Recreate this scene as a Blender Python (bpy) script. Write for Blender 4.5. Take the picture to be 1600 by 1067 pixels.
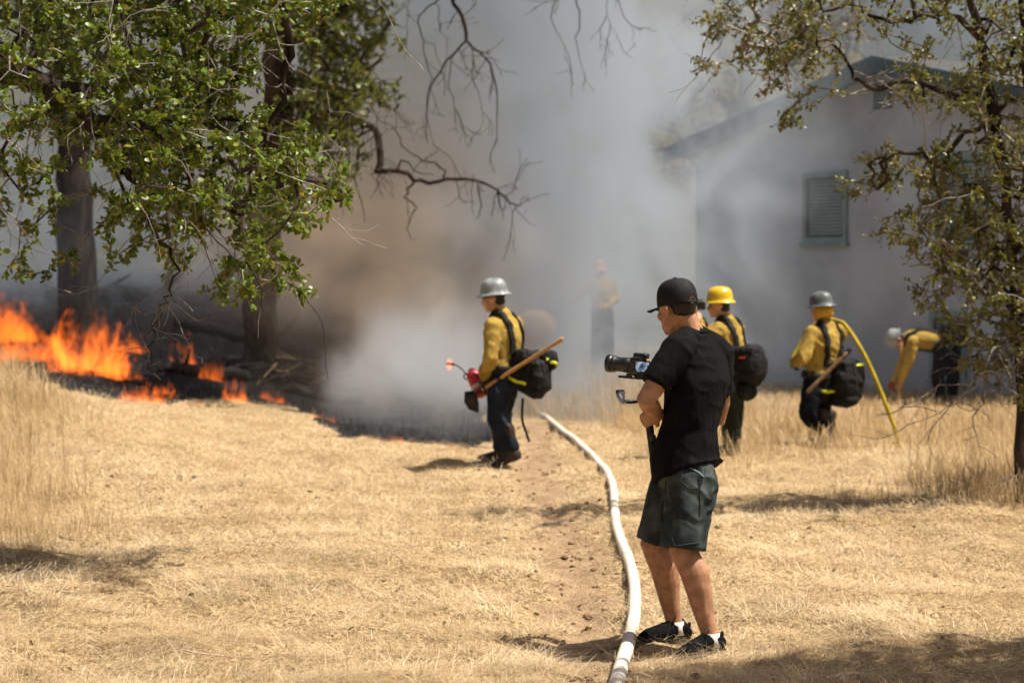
import bpy, bmesh, math, random
import numpy as np
from mathutils import Vector, Matrix
for o in list(bpy.data.objects): bpy.data.objects.remove(o)
R = math.radians
SC = bpy.context.scene
COL = SC.collection
# ------------------------------------------------------------------ camera, sky, sun, exposure
F = 85 / 36 * 1600          # focal length in photograph pixels
H = 1.75
PITCH = math.atan(96.5 / F)
cam_d = bpy.data.cameras.new('camera'); cam = bpy.data.objects.new('camera', cam_d); COL.objects.link(cam)
cam.location = (0, 0, H); cam.rotation_euler = (math.pi / 2 - PITCH, 0, 0)
cam_d.lens = 85; cam_d.sensor_width = 36; cam_d.clip_start = .1; cam_d.clip_end = 3000
cam_d.dof.use_dof = True; cam_d.dof.focus_distance = 11.75; cam_d.dof.aperture_fstop = 3.4
SC.camera = cam
SUN = Vector((.43, -.05, .9)).normalized()
world = bpy.data.worlds.new('World'); SC.world = world; world.use_nodes = True
wn = world.node_tree.nodes; wl = world.node_tree.links
sky = wn.new('ShaderNodeTexSky'); sky.sky_type = 'NISHITA'; sky.sun_disc = False
sky.sun_elevation = math.asin(SUN.z); sky.sun_rotation = math.atan2(SUN.x, SUN.y)
sky.dust_density = 7; sky.air_density = 1.0; sky.ozone_density = 1
wl.new(sky.outputs[0], wn['Background'].inputs[0]); wn['Background'].inputs[1].default_value = .05
sd = bpy.data.lights.new('sun', 'SUN'); sun = bpy.data.objects.new('sun', sd); COL.objects.link(sun)
sd.energy = 5.0; sd.angle = R(.55); sd.color = (1, .94, .84)
sun.rotation_euler = SUN.to_track_quat('Z', 'Y').to_euler(); sun.location = (10, -3, 25)
vs = SC.view_settings
vs.view_transform = 'Standard'; vs.look = 'None'; vs.exposure = .7; vs.gamma = 1; vs.use_curve_mapping = False
cy = SC.cycles
cy.use_denoising = True; cy.use_adaptive_sampling = True; cy.adaptive_threshold = .03
try: cy.denoiser = 'OPENIMAGEDENOISE'
except Exception: pass
cy.max_bounces = 4; cy.diffuse_bounces = 2; cy.glossy_bounces = 2; cy.transmission_bounces = 4
cy.volume_bounces = 1; cy.transparent_max_bounces = 12
cy.volume_step_rate = 1.; cy.volume_max_steps = 256
cy.sample_clamp_indirect = 4

# ------------------------------------------------------------------ helpers
rnd = random.Random(7)
rng = np.random.default_rng(11)
CP, SP = math.cos(PITCH), math.sin(PITCH)
def ray(px, py):
    xc, yc = (px - 800) / F, (533.5 - py) / F
    return Vector((xc, CP + yc * SP, -SP + yc * CP))
def P(px, py, Y):
    "world point seen at photograph pixel (px,py) at distance Y"
    d = ray(px, py)
    return Vector((d.x * Y / d.y, Y, H + d.z * Y / d.y))
def sst(a, b, x):
    t = np.clip((np.asarray(x, float) - a) / (b - a), 0, 1); return t * t * (3 - 2 * t)
def gz(x, y):
    "terrain height"
    x = np.asarray(x, float); y = np.asarray(y, float)
    z = .62 * sst(-.8, -6.5, x) * sst(14, 30, y)
    z = z + 1.3 * sst(28, 52, y) * sst(1.5, -6, x)
    z = z + (5.0 * sst(62, 110, y) + 40 * sst(100, 330, y)) * (.25 + .75 * sst(.35, -.02, x / np.maximum(y, 20)))  # unseen far hill, added as a dark backdrop so the smoke reads darker
    z = z + .16 * sst(34, 42, y) * sst(-2, 1.5, x) * sst(4, 1.5, x)
    z = z + .018 * np.sin(x * 2.3 + .7 * y) + .014 * np.sin(y * 3.1 - x * 1.3 + 1) + .008 * np.sin(5.3 * x + 4.1 * y)
    z = z + .05 * np.sin(x * 1.1 + 1.7) * np.sin(y * .9 + .4 * x) * sst(9, 11, y) * sst(40, 30, y)
    return z
def gzf(x, y): return float(gz(x, y))
def G(px, py):
    "terrain point under a photograph pixel"
    d = ray(px, py); t = 8.0
    for i in range(4000):
        p = Vector((0, 0, H)) + d * t
        if p.z <= gzf(p.x, p.y): break
        t += .02 if t < 40 else .06
    return p
def obj(name, me, mat=None, parent=None, kind=None):
    o = bpy.data.objects.new(name, me); COL.objects.link(o)
    if mat is not None:
        me.materials.clear()
        for m in (mat if isinstance(mat, (list, tuple)) else [mat]): me.materials.append(m)
    if parent is not None: o.parent = parent
    if kind: o['kind'] = kind
    return o
def thing(name, label, cat, loc=(0, 0, 0), group=None):
    o = bpy.data.objects.new(name, None); COL.objects.link(o); o.empty_display_size = .2
    o.location = loc; tag(o, label, cat, group); return o
def tag(o, label, cat, group=None):
    o['label'] = label; o['category'] = cat
    if group: o['group'] = group
    return o
def adopt(o, root):
    "parent while keeping world coordinates (meshes are built in world space)"
    o.parent = root
    w = Vector(root.location); p = root.parent
    while p is not None: w += Vector(p.location); p = p.parent
    o.location = -w
    return o
def mesh(v, f, smooth=True):
    me = bpy.data.meshes.new('m'); me.from_pydata([tuple(p) for p in v], [], f); me.update()
    if smooth: me.polygons.foreach_set('use_smooth', [True] * len(me.polygons))
    return me
def npmesh(V, Fq, attrs=None, smooth=False):
    "fast mesh: V (n,3), Fq (m,k) with k = 3 or 4"
    V = np.ascontiguousarray(V, np.float32); Fq = np.ascontiguousarray(Fq, np.int32)
    me = bpy.data.meshes.new('m'); k = Fq.shape[1]
    me.vertices.add(len(V)); me.vertices.foreach_set('co', V.ravel())
    me.loops.add(Fq.size); me.loops.foreach_set('vertex_index', Fq.ravel())
    me.polygons.add(len(Fq)); me.polygons.foreach_set('loop_start', np.arange(0, Fq.size, k, dtype=np.int32))
    me.polygons.foreach_set('loop_total', np.full(len(Fq), k, np.int32))
    if smooth: me.polygons.foreach_set('use_smooth', np.ones(len(Fq), bool))
    me.update(calc_edges=True)
    for n, a in (attrs or {}).items():
        at = me.attributes.new(n, 'FLOAT', 'POINT'); at.data.foreach_set('value', np.ascontiguousarray(a, np.float32))
    return me
def perp(t, s=None):
    t = t.normalized()
    if s is not None:
        s = s - t * s.dot(t)
        if s.length > 1e-4: return s.normalized()
    a = Vector((0, 0, 1)) if abs(t.z) < .9 else Vector((1, 0, 0))
    return (a - t * a.dot(t)).normalized()
def loft(pts, rad, side=None, n=14, cap='round'):
    "closed tube through pts; rad: number or (a along side, b across)"
    pts = [Vector(p) for p in pts]
    rad = [(r, r) if not isinstance(r, (tuple, list)) else tuple(r) for r in rad]
    if cap == 'round':
        def ext(p, q, r):
            d = (p - q).normalized(); m = min(r)
            return [(p + d * m * .55, (r[0] * .83, r[1] * .83)), (p + d * m * .9, (r[0] * .42, r[1] * .42))]
        A = ext(pts[0], pts[1], rad[0]); B = ext(pts[-1], pts[-2], rad[-1])
        pts = [A[1][0], A[0][0]] + pts + [B[0][0], B[1][0]]; rad = [A[1][1], A[0][1]] + rad + [B[0][1], B[1][1]]
    v = []; f = []; s = side
    for i, p in enumerate(pts):
        t = (pts[min(i + 1, len(pts) - 1)] - pts[max(i - 1, 0)])
        sv = side[min(max(i - (2 if cap == 'round' else 0), 0), len(side) - 1)] if isinstance(side, list) else (side if side is not None else s)
        u = perp(t, sv); s = u; w = t.normalized().cross(u)
        for k in range(n):
            a = 2 * math.pi * k / n
            v.append(p + u * rad[i][0] * math.cos(a) + w * rad[i][1] * math.sin(a))
    m = len(pts)
    for i in range(m - 1):
        for k in range(n):
            k2 = (k + 1) % n
            f.append((i * n + k, i * n + k2, (i + 1) * n + k2, (i + 1) * n + k))
    f.append(tuple(range(n - 1, -1, -1))); f.append(tuple((m - 1) * n + k for k in range(n)))
    return v, f
def frame(fwd, up):
    f = Vector(fwd).normalized(); u = Vector(up); u = (u - f * u.dot(f)).normalized(); l = u.cross(f)
    return Matrix((f, l, u)).transposed()       # columns fwd, left, up
def ell(c, r, M=None, n=14, m=9):
    v = []; f = []; c = Vector(c); M = M or Matrix.Identity(3)
    for i in range(1, m):
        th = math.pi * i / m
        for k in range(n):
            a = 2 * math.pi * k / n
            v.append(c + M @ Vector((r[0] * math.sin(th) * math.cos(a), r[1] * math.sin(th) * math.sin(a), r[2] * math.cos(th))))
    for i in range(m - 2):
        for k in range(n):
            k2 = (k + 1) % n; f.append((i * n + k, (i + 1) * n + k, (i + 1) * n + k2, i * n + k2))
    v.append(c + M @ Vector((0, 0, r[2]))); v.append(c - M @ Vector((0, 0, r[2])))
    a, b = len(v) - 2, len(v) - 1
    for k in range(n):
        k2 = (k + 1) % n
        f.append((a, k, k2)); f.append((b, (m - 2) * n + k2, (m - 2) * n + k))
    return v, f
def box(c, h, M=None):
    c = Vector(c); M = M or Matrix.Identity(3)
    v = [c + M @ Vector((sx * h[0], sy * h[1], sz * h[2])) for sz in (-1, 1) for sy in (-1, 1) for sx in (-1, 1)]
    return v, [(0, 2, 3, 1), (4, 5, 7, 6), (0, 1, 5, 4), (2, 6, 7, 3), (0, 4, 6, 2), (1, 3, 7, 5)]
def join(parts):
    v = []; f = []
    for a, b in parts:
        k = len(v); v += list(a); f += [tuple(i + k for i in q) for q in b]
    return v, f
_tex = {}
def clouds(scale):
    if scale not in _tex:
        t = bpy.data.textures.new('fold', 'CLOUDS'); t.noise_scale = scale; t.noise_depth = 2; _tex[scale] = t
    return _tex[scale]
def _h3(a, b, c, seed):
    q = np.sin(a * 127.1 + b * 311.7 + c * 74.7 + seed * 13.7) * 43758.5453; return q - np.floor(q)
def vn3(p, seed=0.):
    i = np.floor(p); f = p - i; f = f * f * (3 - 2 * f); o = 0
    for dx in (0, 1):
        for dy in (0, 1):
            for dz in (0, 1):
                w = (f[:, 0] if dx else 1 - f[:, 0]) * (f[:, 1] if dy else 1 - f[:, 1]) * (f[:, 2] if dz else 1 - f[:, 2])
                o = o + w * _h3(i[:, 0] + dx, i[:, 1] + dy, i[:, 2] + dz, seed)
    return o
def fold(me, layers, seed=0.):
    "cloth folds: ridged noise stretched along a direction; layers of (direction, spacing, length, depth)"
    n = len(me.vertices); co = np.empty(n * 3, np.float32); me.vertices.foreach_get('co', co); co = co.reshape(-1, 3).astype(float)
    nr = np.empty(n * 3, np.float32); me.vertex_normals.foreach_get('vector', nr); nr = nr.reshape(-1, 3)
    d = np.zeros(n)
    for k, (dr, sp, ln, am) in enumerate(layers):
        a = Vector(dr).normalized(); b = perp(a); c = a.cross(b)
        B = np.array([list(a), list(b), list(c)])
        w = co + .5 * sp * np.stack([vn3(co / (sp * 2.2), seed + 31 + q + k) - .5 for q in range(3)], -1) * 2
        q = (w @ B.T) / np.array([ln, sp, sp])
        r = 1 - np.abs(2 * vn3(q, seed + k * 7) - 1)
        mask = vn3(co / (ln * 1.1), seed + 90 + k)
        d += am * (r ** 2.2 - .35) * np.clip(mask * 1.8 - .3, .1, 1.2)
    co = co + nr * d[:, None]
    me.vertices.foreach_set('co', co.astype(np.float32).ravel()); me.update()
def blob(name, parts, voxel, mat, root, smooth=4, disp=None, folds=None):
    "union of closed shapes, remeshed into one continuous skin"
    v, f = join(parts); me = mesh(v, f)
    o = bpy.data.objects.new('tmp', me); COL.objects.link(o)
    m = o.modifiers.new('r', 'REMESH'); m.mode = 'VOXEL'; m.voxel_size = voxel; m.adaptivity = 0
    if smooth:
        m = o.modifiers.new('s', 'SMOOTH'); m.factor = .5; m.iterations = smooth
    for sc, st in (disp or []):
        m = o.modifiers.new('d', 'DISPLACE'); m.texture = clouds(sc); m.strength = st; m.mid_level = .5; m.texture_coords = 'GLOBAL'
    dg = bpy.context.evaluated_depsgraph_get()
    me2 = bpy.data.meshes.new_from_object(o.evaluated_get(dg))
    bpy.data.objects.remove(o); bpy.data.meshes.remove(me)
    me2.polygons.foreach_set('use_smooth', [True] * len(me2.polygons))
    if folds: fold(me2, folds, len(me2.vertices) % 97)
    r = obj(name, me2, mat)
    if root is not None: adopt(r, root)
    return r
def solid(name, parts, mat, root=None, smooth=True, bevel=0, sub=0, thick=0):
    v, f = join(parts) if isinstance(parts, list) else parts
    o = obj(name, mesh(v, f, smooth), mat)
    if thick: m = o.modifiers.new('t', 'SOLIDIFY'); m.thickness = thick; m.offset = 0
    if bevel: m = o.modifiers.new('b', 'BEVEL'); m.width = bevel; m.segments = 2; m.limit_method = 'ANGLE'
    if sub: m = o.modifiers.new('s', 'SUBSURF'); m.levels = sub; m.render_levels = sub
    if root is not None: adopt(o, root)
    return o
def catmull(pts, per=8):
    pts = [Vector(p) for p in pts]; out = []
    for i in range(len(pts) - 1):
        p0 = pts[max(i - 1, 0)]; p1 = pts[i]; p2 = pts[i + 1]; p3 = pts[min(i + 2, len(pts) - 1)]
        for k in range(per):
            t = k / per
            out.append(.5 * ((2 * p1) + (p2 - p0) * t + (2 * p0 - 5 * p1 + 4 * p2 - p3) * t * t + (3 * p1 - p0 - 3 * p2 + p3) * t ** 3))
    out.append(pts[-1]); return out

# ------------------------------------------------------------------ materials
class NG:
    "small node graph builder"
    def __init__(s, name):
        s.m = bpy.data.materials.new(name); s.m.use_nodes = True; s.t = s.m.node_tree; s.t.nodes.clear()
        s.out = s.n('ShaderNodeOutputMaterial')
    def n(s, t, **k):
        x = s.t.nodes.new(t)
        for a, b in k.items(): setattr(x, a, b)
        return x
    def put(s, sock, v):
        if v is None: return
        if hasattr(v, 'is_output'): s.t.links.new(v, sock)
        elif isinstance(v, (tuple, list)) and len(v) == 3 and sock.type == 'RGBA': sock.default_value = (*v, 1)
        else: sock.default_value = v
    def math(s, op, a, b=None, c=None, clamp=False):
        x = s.n('ShaderNodeMath', operation=op, use_clamp=clamp)
        s.put(x.inputs[0], a); s.put(x.inputs[1], b); s.put(x.inputs[2], c); return x.outputs[0]
    def mul(s, a, b): return s.math('MULTIPLY', a, b)
    def add(s, a, b): return s.math('ADD', a, b)
    def sub(s, a, b): return s.math('SUBTRACT', a, b)
    def rng(s, v, a, b, c=0., d=1., smooth=True):
        x = s.n('ShaderNodeMapRange', interpolation_type='SMOOTHSTEP' if smooth else 'LINEAR')
        for i, q in enumerate((v, a, b, c, d)): s.put(x.inputs[i], q)
        return x.outputs[0]
    def coord(s, w='Object'): return s.n('ShaderNodeTexCoord').outputs[w]
    def scale(s, v, sc, loc=(0, 0, 0)):
        x = s.n('ShaderNodeMapping'); s.put(x.inputs[0], v); x.inputs[3].default_value = sc; x.inputs[1].default_value = loc; return x.outputs[0]
    def noise(s, v, sc, det=3, rough=.55, dist=0.):
        x = s.n('ShaderNodeTexNoise'); s.put(x.inputs['Vector'], v); s.put(x.inputs['Scale'], sc)
        x.inputs['Detail'].default_value = det; x.inputs['Roughness'].default_value = rough; x.inputs['Distortion'].default_value = dist
        return x.outputs[0]
    def mix(s, f, a, b):
        x = s.n('ShaderNodeMix', data_type='RGBA'); s.put(x.inputs[0], f); s.put(x.inputs[6], a); s.put(x.inputs[7], b); return x.outputs[2]
    def attr(s, n): return s.n('ShaderNodeAttribute', attribute_name=n).outputs['Fac']
    def xyz(s, v):
        x = s.n('ShaderNodeSeparateXYZ'); s.put(x.inputs[0], v); return x.outputs
    def bump(s, h, st=.4, d=.01):
        x = s.n('ShaderNodeBump'); s.put(x.inputs['Height'], h); x.inputs['Strength'].default_value = st; x.inputs['Distance'].default_value = d; return x.outputs[0]
    def bsdf(s, col, rough=.7, spec=.3, nrm=None, metal=0, sss=0, coat=0):
        x = s.n('ShaderNodeBsdfPrincipled'); s.put(x.inputs['Base Color'], col); s.put(x.inputs['Roughness'], rough)
        x.inputs['Specular IOR Level'].default_value = spec; x.inputs['Metallic'].default_value = metal
        if sss:
            x.inputs['Subsurface Weight'].default_value = sss; x.inputs['Subsurface Radius'].default_value = (.012, .005, .003)
            x.inputs['Subsurface Scale'].default_value = 1
        x.inputs['Coat Weight'].default_value = coat
        if nrm is not None: s.put(x.inputs['Normal'], nrm)
        return x.outputs[0]
    def done(s, surf=None, vol=None):
        if surf is not None: s.t.links.new(surf, s.out.inputs[0])
        if vol is not None: s.t.links.new(vol, s.out.inputs[1])
        return s.m
def pmat(name, col, rough=.7, var=.25, nsc=8, spec=.3, bsc=None, bst=.3, bd=.004, metal=0, sss=0, coat=0, col2=None, det=4, stretch=(1, 1, 1)):
    g = NG(name); c = g.scale(g.coord('Object'), stretch)
    nz = g.noise(c, nsc, det)
    col2 = col2 or tuple(x * (1 - var) for x in col)
    hi = tuple(min(1, x * (1 + var * .6)) for x in col)
    cc = g.mix(g.rng(nz, .35, .68), col2, hi)
    nrm = g.bump(g.noise(c, bsc, 3), bst, bd) if bsc else None
    rr = g.rng(g.noise(c, nsc * 2.3, 2), .3, .7, max(rough - .08, .03), min(1, rough + .08))
    return g.done(g.bsdf(cc, rr, spec, nrm, metal, sss, coat))
def sooty(name, col, col2, dirt, amt=.6):
    g = NG(name); c = g.coord('Object'); n1 = g.noise(c, 5, 4); n2 = g.noise(c, 3.2, 5, .7); n3 = g.noise(c, 26, 3, .7)
    cc = g.mix(g.rng(n1, .35, .68), col2, col); cc = g.mix(g.mul(g.rng(g.add(g.mul(n2, .7), g.mul(n3, .3)), .49, .64), amt), cc, dirt)
    return g.done(g.bsdf(cc, .88, .12, g.bump(g.noise(c, 120, 3), .4, .003)))
M = {}
M['skin'] = pmat('skin', (.40, .21, .12), .55, .2, 22, .3, 130, .22, .002, sss=.1, col2=(.31, .15, .08), det=6)
M['skin2'] = pmat('skin_pale', (.50, .27, .18), .55, .2, 16, .3, 60, .2, .002, sss=.1)
M['hair'] = pmat('hair', (.014, .01, .008), .55, .4, 60, .4, 160, .8, .004, stretch=(1, 1, .3))
M['tshirt'] = pmat('tshirt_cloth', (.0048, .005, .0054), .85, .35, 5, .1, 220, .35, .0015)
M['denim'] = pmat('denim', (.058, .070, .068), .9, .5, 9, .08, 300, .6, .0014, col2=(.024, .030, .030))
M['denim_in'] = pmat('denim_pale', (.2, .26, .3), .85, .2, 20)
M['cap'] = pmat('cap_cloth', (.010, .010, .0105), .8, .3, 12, .25, 260, .4, .0012)
M['shoe'] = pmat('shoe_knit', (.006, .006, .007), .92, .4, 30, .08, 180, .6, .003)
M['sole'] = pmat('shoe_sole', (.02, .02, .022), .6, .3, 20)
M['sock'] = pmat('sock', (.62, .58, .56), .9, .15, 20, .1, 200, .5, .002)
M['blackp'] = pmat('black_plastic', (.012, .012, .013), .38, .3, 20, .5)
M['rubber'] = pmat('rubber', (.015, .015, .015), .6, .3, 30, .3)
M['silver'] = pmat('silver_metal', (.5, .51, .52), .32, .15, 30, .5, metal=1)
M['glass'] = pmat('lens_glass', (.01, .012, .02), .04, .2, 3, .8, coat=1)
M['yshirt'] = sooty('yellow_cloth', (.41, .28, .065), (.30, .195, .04), (.10, .068, .028), .7)
M['pants'] = pmat('dark_trouser_cloth', (.006, .007, .010), .85, .4, 5, .1, 120, .4, .003)
M['pants_b'] = pmat('navy_trouser_cloth', (.014, .020, .031), .85, .4, 5, .12, 120, .4, .003)
M['pants_g'] = pmat('green_trouser_cloth', (.016, .020, .012), .85, .4, 5, .2, 120, .4, .003)
M['boot'] = pmat('boot_leather', (.035, .022, .014), .6, .4, 20, .3, 80, .5, .004)
M['glove'] = pmat('glove_leather', (.03, .022, .015), .75, .4, 20, .2, 80, .5, .004)
M['glove_t'] = pmat('glove_tan', (.30, .18, .085), .75, .3, 20, .2)
M['glove_r'] = pmat('glove_red', (.38, .05, .02), .75, .3, 20, .2)
M['pack'] = pmat('pack_nylon', (.008, .0085, .0085), .75, .45, 10, .2, 90, .5, .004)
M['strap'] = pmat('strap_webbing', (.012, .012, .012), .75, .3, 40, .2, 200, .4, .002)
M['reflect'] = pmat('reflective_yellow', (.62, .66, .03), .5, .15, 20, .4)
M['hat_grey'] = pmat('helmet_grey', (.26, .285, .285), .33, .22, 14, .5, col2=(.17, .185, .185))
M['hat_dark'] = pmat('helmet_dark', (.10, .115, .115), .36, .3, 14, .5)
M['hat_yel'] = pmat('helmet_yellow', (.62, .40, .012), .3, .15, 10, .5)
M['hat_pink'] = pmat('helmet_orange', (.6, .16, .08), .35, .15, 10, .5)
M['shroud'] = pmat('shroud_yellow', (.5, .3, .03), .85, .25, 10, .2)
M['wood'] = pmat('wood_handle', (.42, .235, .075), .5, .3, 6, .35, stretch=(14, 14, 14), col2=(.29, .15, .045))
M['wood_g'] = pmat('wood_old', (.27, .17, .10), .7, .4, 30, .2)
M['steel'] = pmat('dull_steel', (.03, .03, .03), .55, .4, 12, .4, metal=.6)
M['red'] = pmat('red_paint', (.42, .015, .02), .38, .3, 14, .5)
M['band'] = pmat('pale_band', (.5, .42, .34), .5, .2, 14)
M['hose_w'] = pmat('hose_canvas', (.66, .60, .52), .85, .16, 7, .15, 260, .6, .002, col2=(.52, .46, .38))
M['hose_y'] = pmat('hose_yellow', (.42, .31, .015), .7, .25, 7, .25, 200, .5, .002)
M['tank'] = pmat('tank_paint', (.60, .42, .27), .6, .15, 4, .3)
# ------------------------------------------------------------------ ground
def poly_mask(pts, x, y):
    "even-odd point in polygon, vectorised"
    ins = np.zeros(x.shape, bool); n = len(pts)
    for i in range(n):
        x1, y1 = pts[i]; x2, y2 = pts[(i + 1) % n]
        c = ((y1 > y) != (y2 > y))
        with np.errstate(divide='ignore', invalid='ignore'):
            ins ^= c & (x < (x2 - x1) * (y - y1) / (y2 - y1 + 1e-12) + x1)
    return ins
def seg_dist(pts, x, y):
    d = np.full(x.shape, 1e9)
    for (x1, y1), (x2, y2) in zip(pts[:-1], pts[1:]):
        dx, dy = x2 - x1, y2 - y1
        t = np.clip(((x - x1) * dx + (y - y1) * dy) / (dx * dx + dy * dy + 1e-9), 0, 1)
        d = np.minimum(d, np.hypot(x - x1 - t * dx, y - y1 - t * dy))
    return d
EDGE = [G(*q) for q in [(-120, 590), (0, 596), (110, 606), (210, 626), (300, 632), (420, 632), (470, 640), (505, 660), (545, 685), (620, 690), (690, 695), (760, 706)]]
edge = [(p.x, p.y) for p in EDGE]
BURN = [(-30, edge[0][1] + 2)] + edge + [(-.1, 27.2), (-.25, 30), (-.2, 36), (1.0, 41), (2., 50), (2., 70), (-40, 70)]
TRACK = [(p.x, p.y) for p in (G(*q) for q in [(940, 1066), (905, 960), (890, 880), (865, 820), (840, 770), (825, 730), (835, 690), (850, 660)])]
TRACK = [(TRACK[0][0] + .1, 8.5)] + TRACK
def vnoise(x, y, s, seed=0):
    "cheap value noise 0..1"
    x = np.asarray(x) * s + seed * 17.3; y = np.asarray(y) * s + seed * 9.1
    xi = np.floor(x); yi = np.floor(y); xf = x - xi; yf = y - yi
    xf = xf * xf * (3 - 2 * xf); yf = yf * yf * (3 - 2 * yf)
    def h(a, b): q = np.sin(a * 127.1 + b * 311.7 + seed) * 43758.5453; return q - np.floor(q)
    return (h(xi, yi) * (1 - xf) + h(xi + 1, yi) * xf) * (1 - yf) + (h(xi, yi + 1) * (1 - xf) + h(xi + 1, yi + 1) * xf) * yf
def burn_at(x, y):
    wx = x + .5 * (vnoise(x, y, 1.4, 3) - .5) + .25 * (vnoise(x, y, 4.5, 4) - .5); wy = y + 1.0 * (vnoise(x, y, 1.2, 5) - .5) + .5 * (vnoise(x, y, 4, 6) - .5)
    return poly_mask(BURN, wx, wy)
def dirt_at(x, y):
    d = seg_dist(TRACK, x, y) + .3 * (vnoise(x, y, 2.2, 8) - .5) + .16 * (vnoise(x, y, 7, 9) - .5)
    return 1 - sst(.05, .36, d)
def gaxis(lo, a, b, hi, step):
    core = np.arange(a, b, step); l = [a]; s = step
    while l[-1] > lo: s *= 1.12; l.append(l[-1] - s)
    r = [core[-1]]; s = step
    while r[-1] < hi: s *= 1.12; r.append(r[-1] + s)
    return np.concatenate([np.array(l[1:])[::-1], core, np.array(r[1:])])
gx = gaxis(-900, -5.5, 6, 900, .068); gy = gaxis(-300, 9.8, 28, 1800, .068)
X, Y = np.meshgrid(gx, gy)
Zg = gz(X, Y)
Bn = burn_at(X, Y).astype(float); Dt = dirt_at(X, Y)
near = (sst(8, 10, Y) * sst(32, 28, Y))
Zg = Zg + near * (.05 * (vnoise(X, Y, 2.1, 1) - .5) + .05 * (vnoise(X, Y, 5.3, 2) - .5) + .035 * (vnoise(X, Y, 10, 3) - .5)) - .045 * Dt * near
nx, ny = len(gx), len(gy)
idx = np.arange(nx * ny).reshape(ny, nx)
quads = np.stack([idx[:-1, :-1], idx[:-1, 1:], idx[1:, 1:], idx[1:, :-1]], -1).reshape(-1, 4)
g = NG('dry_ground'); c = g.coord('Object'); bu = g.attr('burn'); di = g.attr('dirt')
n1 = g.noise(c, 1.3, 5, .6); n2 = g.noise(c, 9, 5, .65); n3 = g.noise(g.scale(c, (1, .6, 1)), 45, 4, .7); n4 = g.noise(c, 160, 3, .6)
straw = g.mix(g.rng(n2, .3, .7), (.17, .105, .05), (.38, .26, .135))
straw = g.mix(g.rng(n3, .42, .62), straw, (.58, .43, .24))
straw = g.mix(g.mul(g.rng(n1, .52, .68), .55), straw, (.30, .185, .085))
straw = g.mix(g.rng(n4, .64, .72), straw, (.12, .075, .035))
dirt = g.mix(g.rng(n2, .3, .72), (.27, .175, .10), (.44, .31, .18))
dirt = g.mix(g.rng(n4, .58, .72), dirt, (.17, .10, .05))
col = g.mix(g.rng(g.add(di, g.mul(g.sub(n2, .5), .5)), .3, .65), straw, dirt)
ash = g.mix(g.rng(n2, .35, .7), (.010, .010, .011), (.035, .033, .032))
ash = g.mix(g.rng(n3, .60, .72), ash, (.13, .12, .115))
ash = g.mix(g.mul(g.rng(n1, .55, .7), .5), ash, (.10, .07, .045))
col = g.mix(g.rng(bu, .35, .65), col, ash)
scr = g.mix(g.rng(g.noise(c, .35, 5, .7), .35, .65), (.025, .027, .012), (.085, .07, .035))  # dark scrub tone of the added hill behind the smoke
col = g.mix(g.attr('backdrop_scrub'), col, scr)
hgt = g.add(g.mul(n3, .7), g.add(g.mul(n2, .8), g.mul(n4, .35)))
M['ground'] = g.done(g.bsdf(col, .95, .08, g.bump(hgt, .9, .035)))
ground = obj('ground', npmesh(np.stack([X, Y, Zg], -1).reshape(-1, 3), quads, {'burn': Bn.ravel(), 'dirt': Dt.ravel(), 'backdrop_scrub': (sst(56, 66, Y + 6 * (vnoise(X, Y, .2, 4) - .5)) * sst(-.05, .05, Y)).ravel()}, True), M['ground'], kind='structure')

# ------------------------------------------------------------------ house
M['wall'] = pmat('wall_stucco', (.42, .455, .525), .9, .2, .7, .1, 60, .35, .006, det=5)
M['teal'] = pmat('teal_trim', (.06, .10, .112), .6, .2, 5, .25)
M['teal_l'] = pmat('teal_frame', (.20, .275, .29), .6, .15, 5, .25)
M['blind'] = pmat('blind_slat', (.25, .31, .32), .6, .12, 5, .2)
M['pane'] = pmat('window_glass', (.04, .06, .065), .08, .2, 2, .6)
M['shingle'] = pmat('roof_shingle', (.085, .085, .085), .9, .4, 12, .1, 40, .6, .01)
WD = Vector((-.532, .847, 0)).normalized()      # along the gable wall, towards the far left corner
WN = Vector((-WD.y, WD.x, 0)); WN = WN if WN.y < 0 else -WN   # outward, faces the lawn
AP = P(1365, 85, 36.6); OV = .5; WO = Vector((AP.x, AP.y, 0)) - WN * OV
def wallpt(px, py, off=0.):
    d = ray(px, py); o = Vector((0, 0, H)); n = WN; p0 = WO + WN * off
    t = (p0 - o).dot(n) / d.dot(n); return o + d * t
def wuv(p): q = p - WO; return q.dot(WD), p.z
def wp(u, z, off=0.): return WO + WD * u + WN * off + Vector((0, 0, z))
house = thing('house', 'pale lavender house with teal trim and gable roof behind the smoke', 'house', tuple(WO))
WM = Matrix((WD, WN, Vector((0, 0, 1)))).transposed()
uL = wuv(wallpt(1092, 400))[0]; uE = wuv(wallpt(1042, 245, OV))[0]
zA = AP.z - .12; slope = (zA - wuv(wallpt(1044, 240, OV))[1]) / uE
zr = lambda u: zA - abs(u) * slope              # roof underside line
uR = -uL; DEP = 11.0
HB = gzf(WO.x, WO.y) - .5
ws = [(uL, HB), (uR, HB), (uR, zr(uR) - .02), (0, zA - .02), (uL, zr(uL) - .02)]
v = [wp(a, b, 0) for a, b in ws] + [wp(a, b, -DEP) for a, b in ws]
solid('wall', (v, [(0, 1, 2, 3, 4), (9, 8, 7, 6, 5)] + [(i, (i + 5), (i + 1) % 5 + 5, (i + 1) % 5) for i in range(5)]), M['wall'], house, smooth=False)
TH = .09
roofs = []
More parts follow.
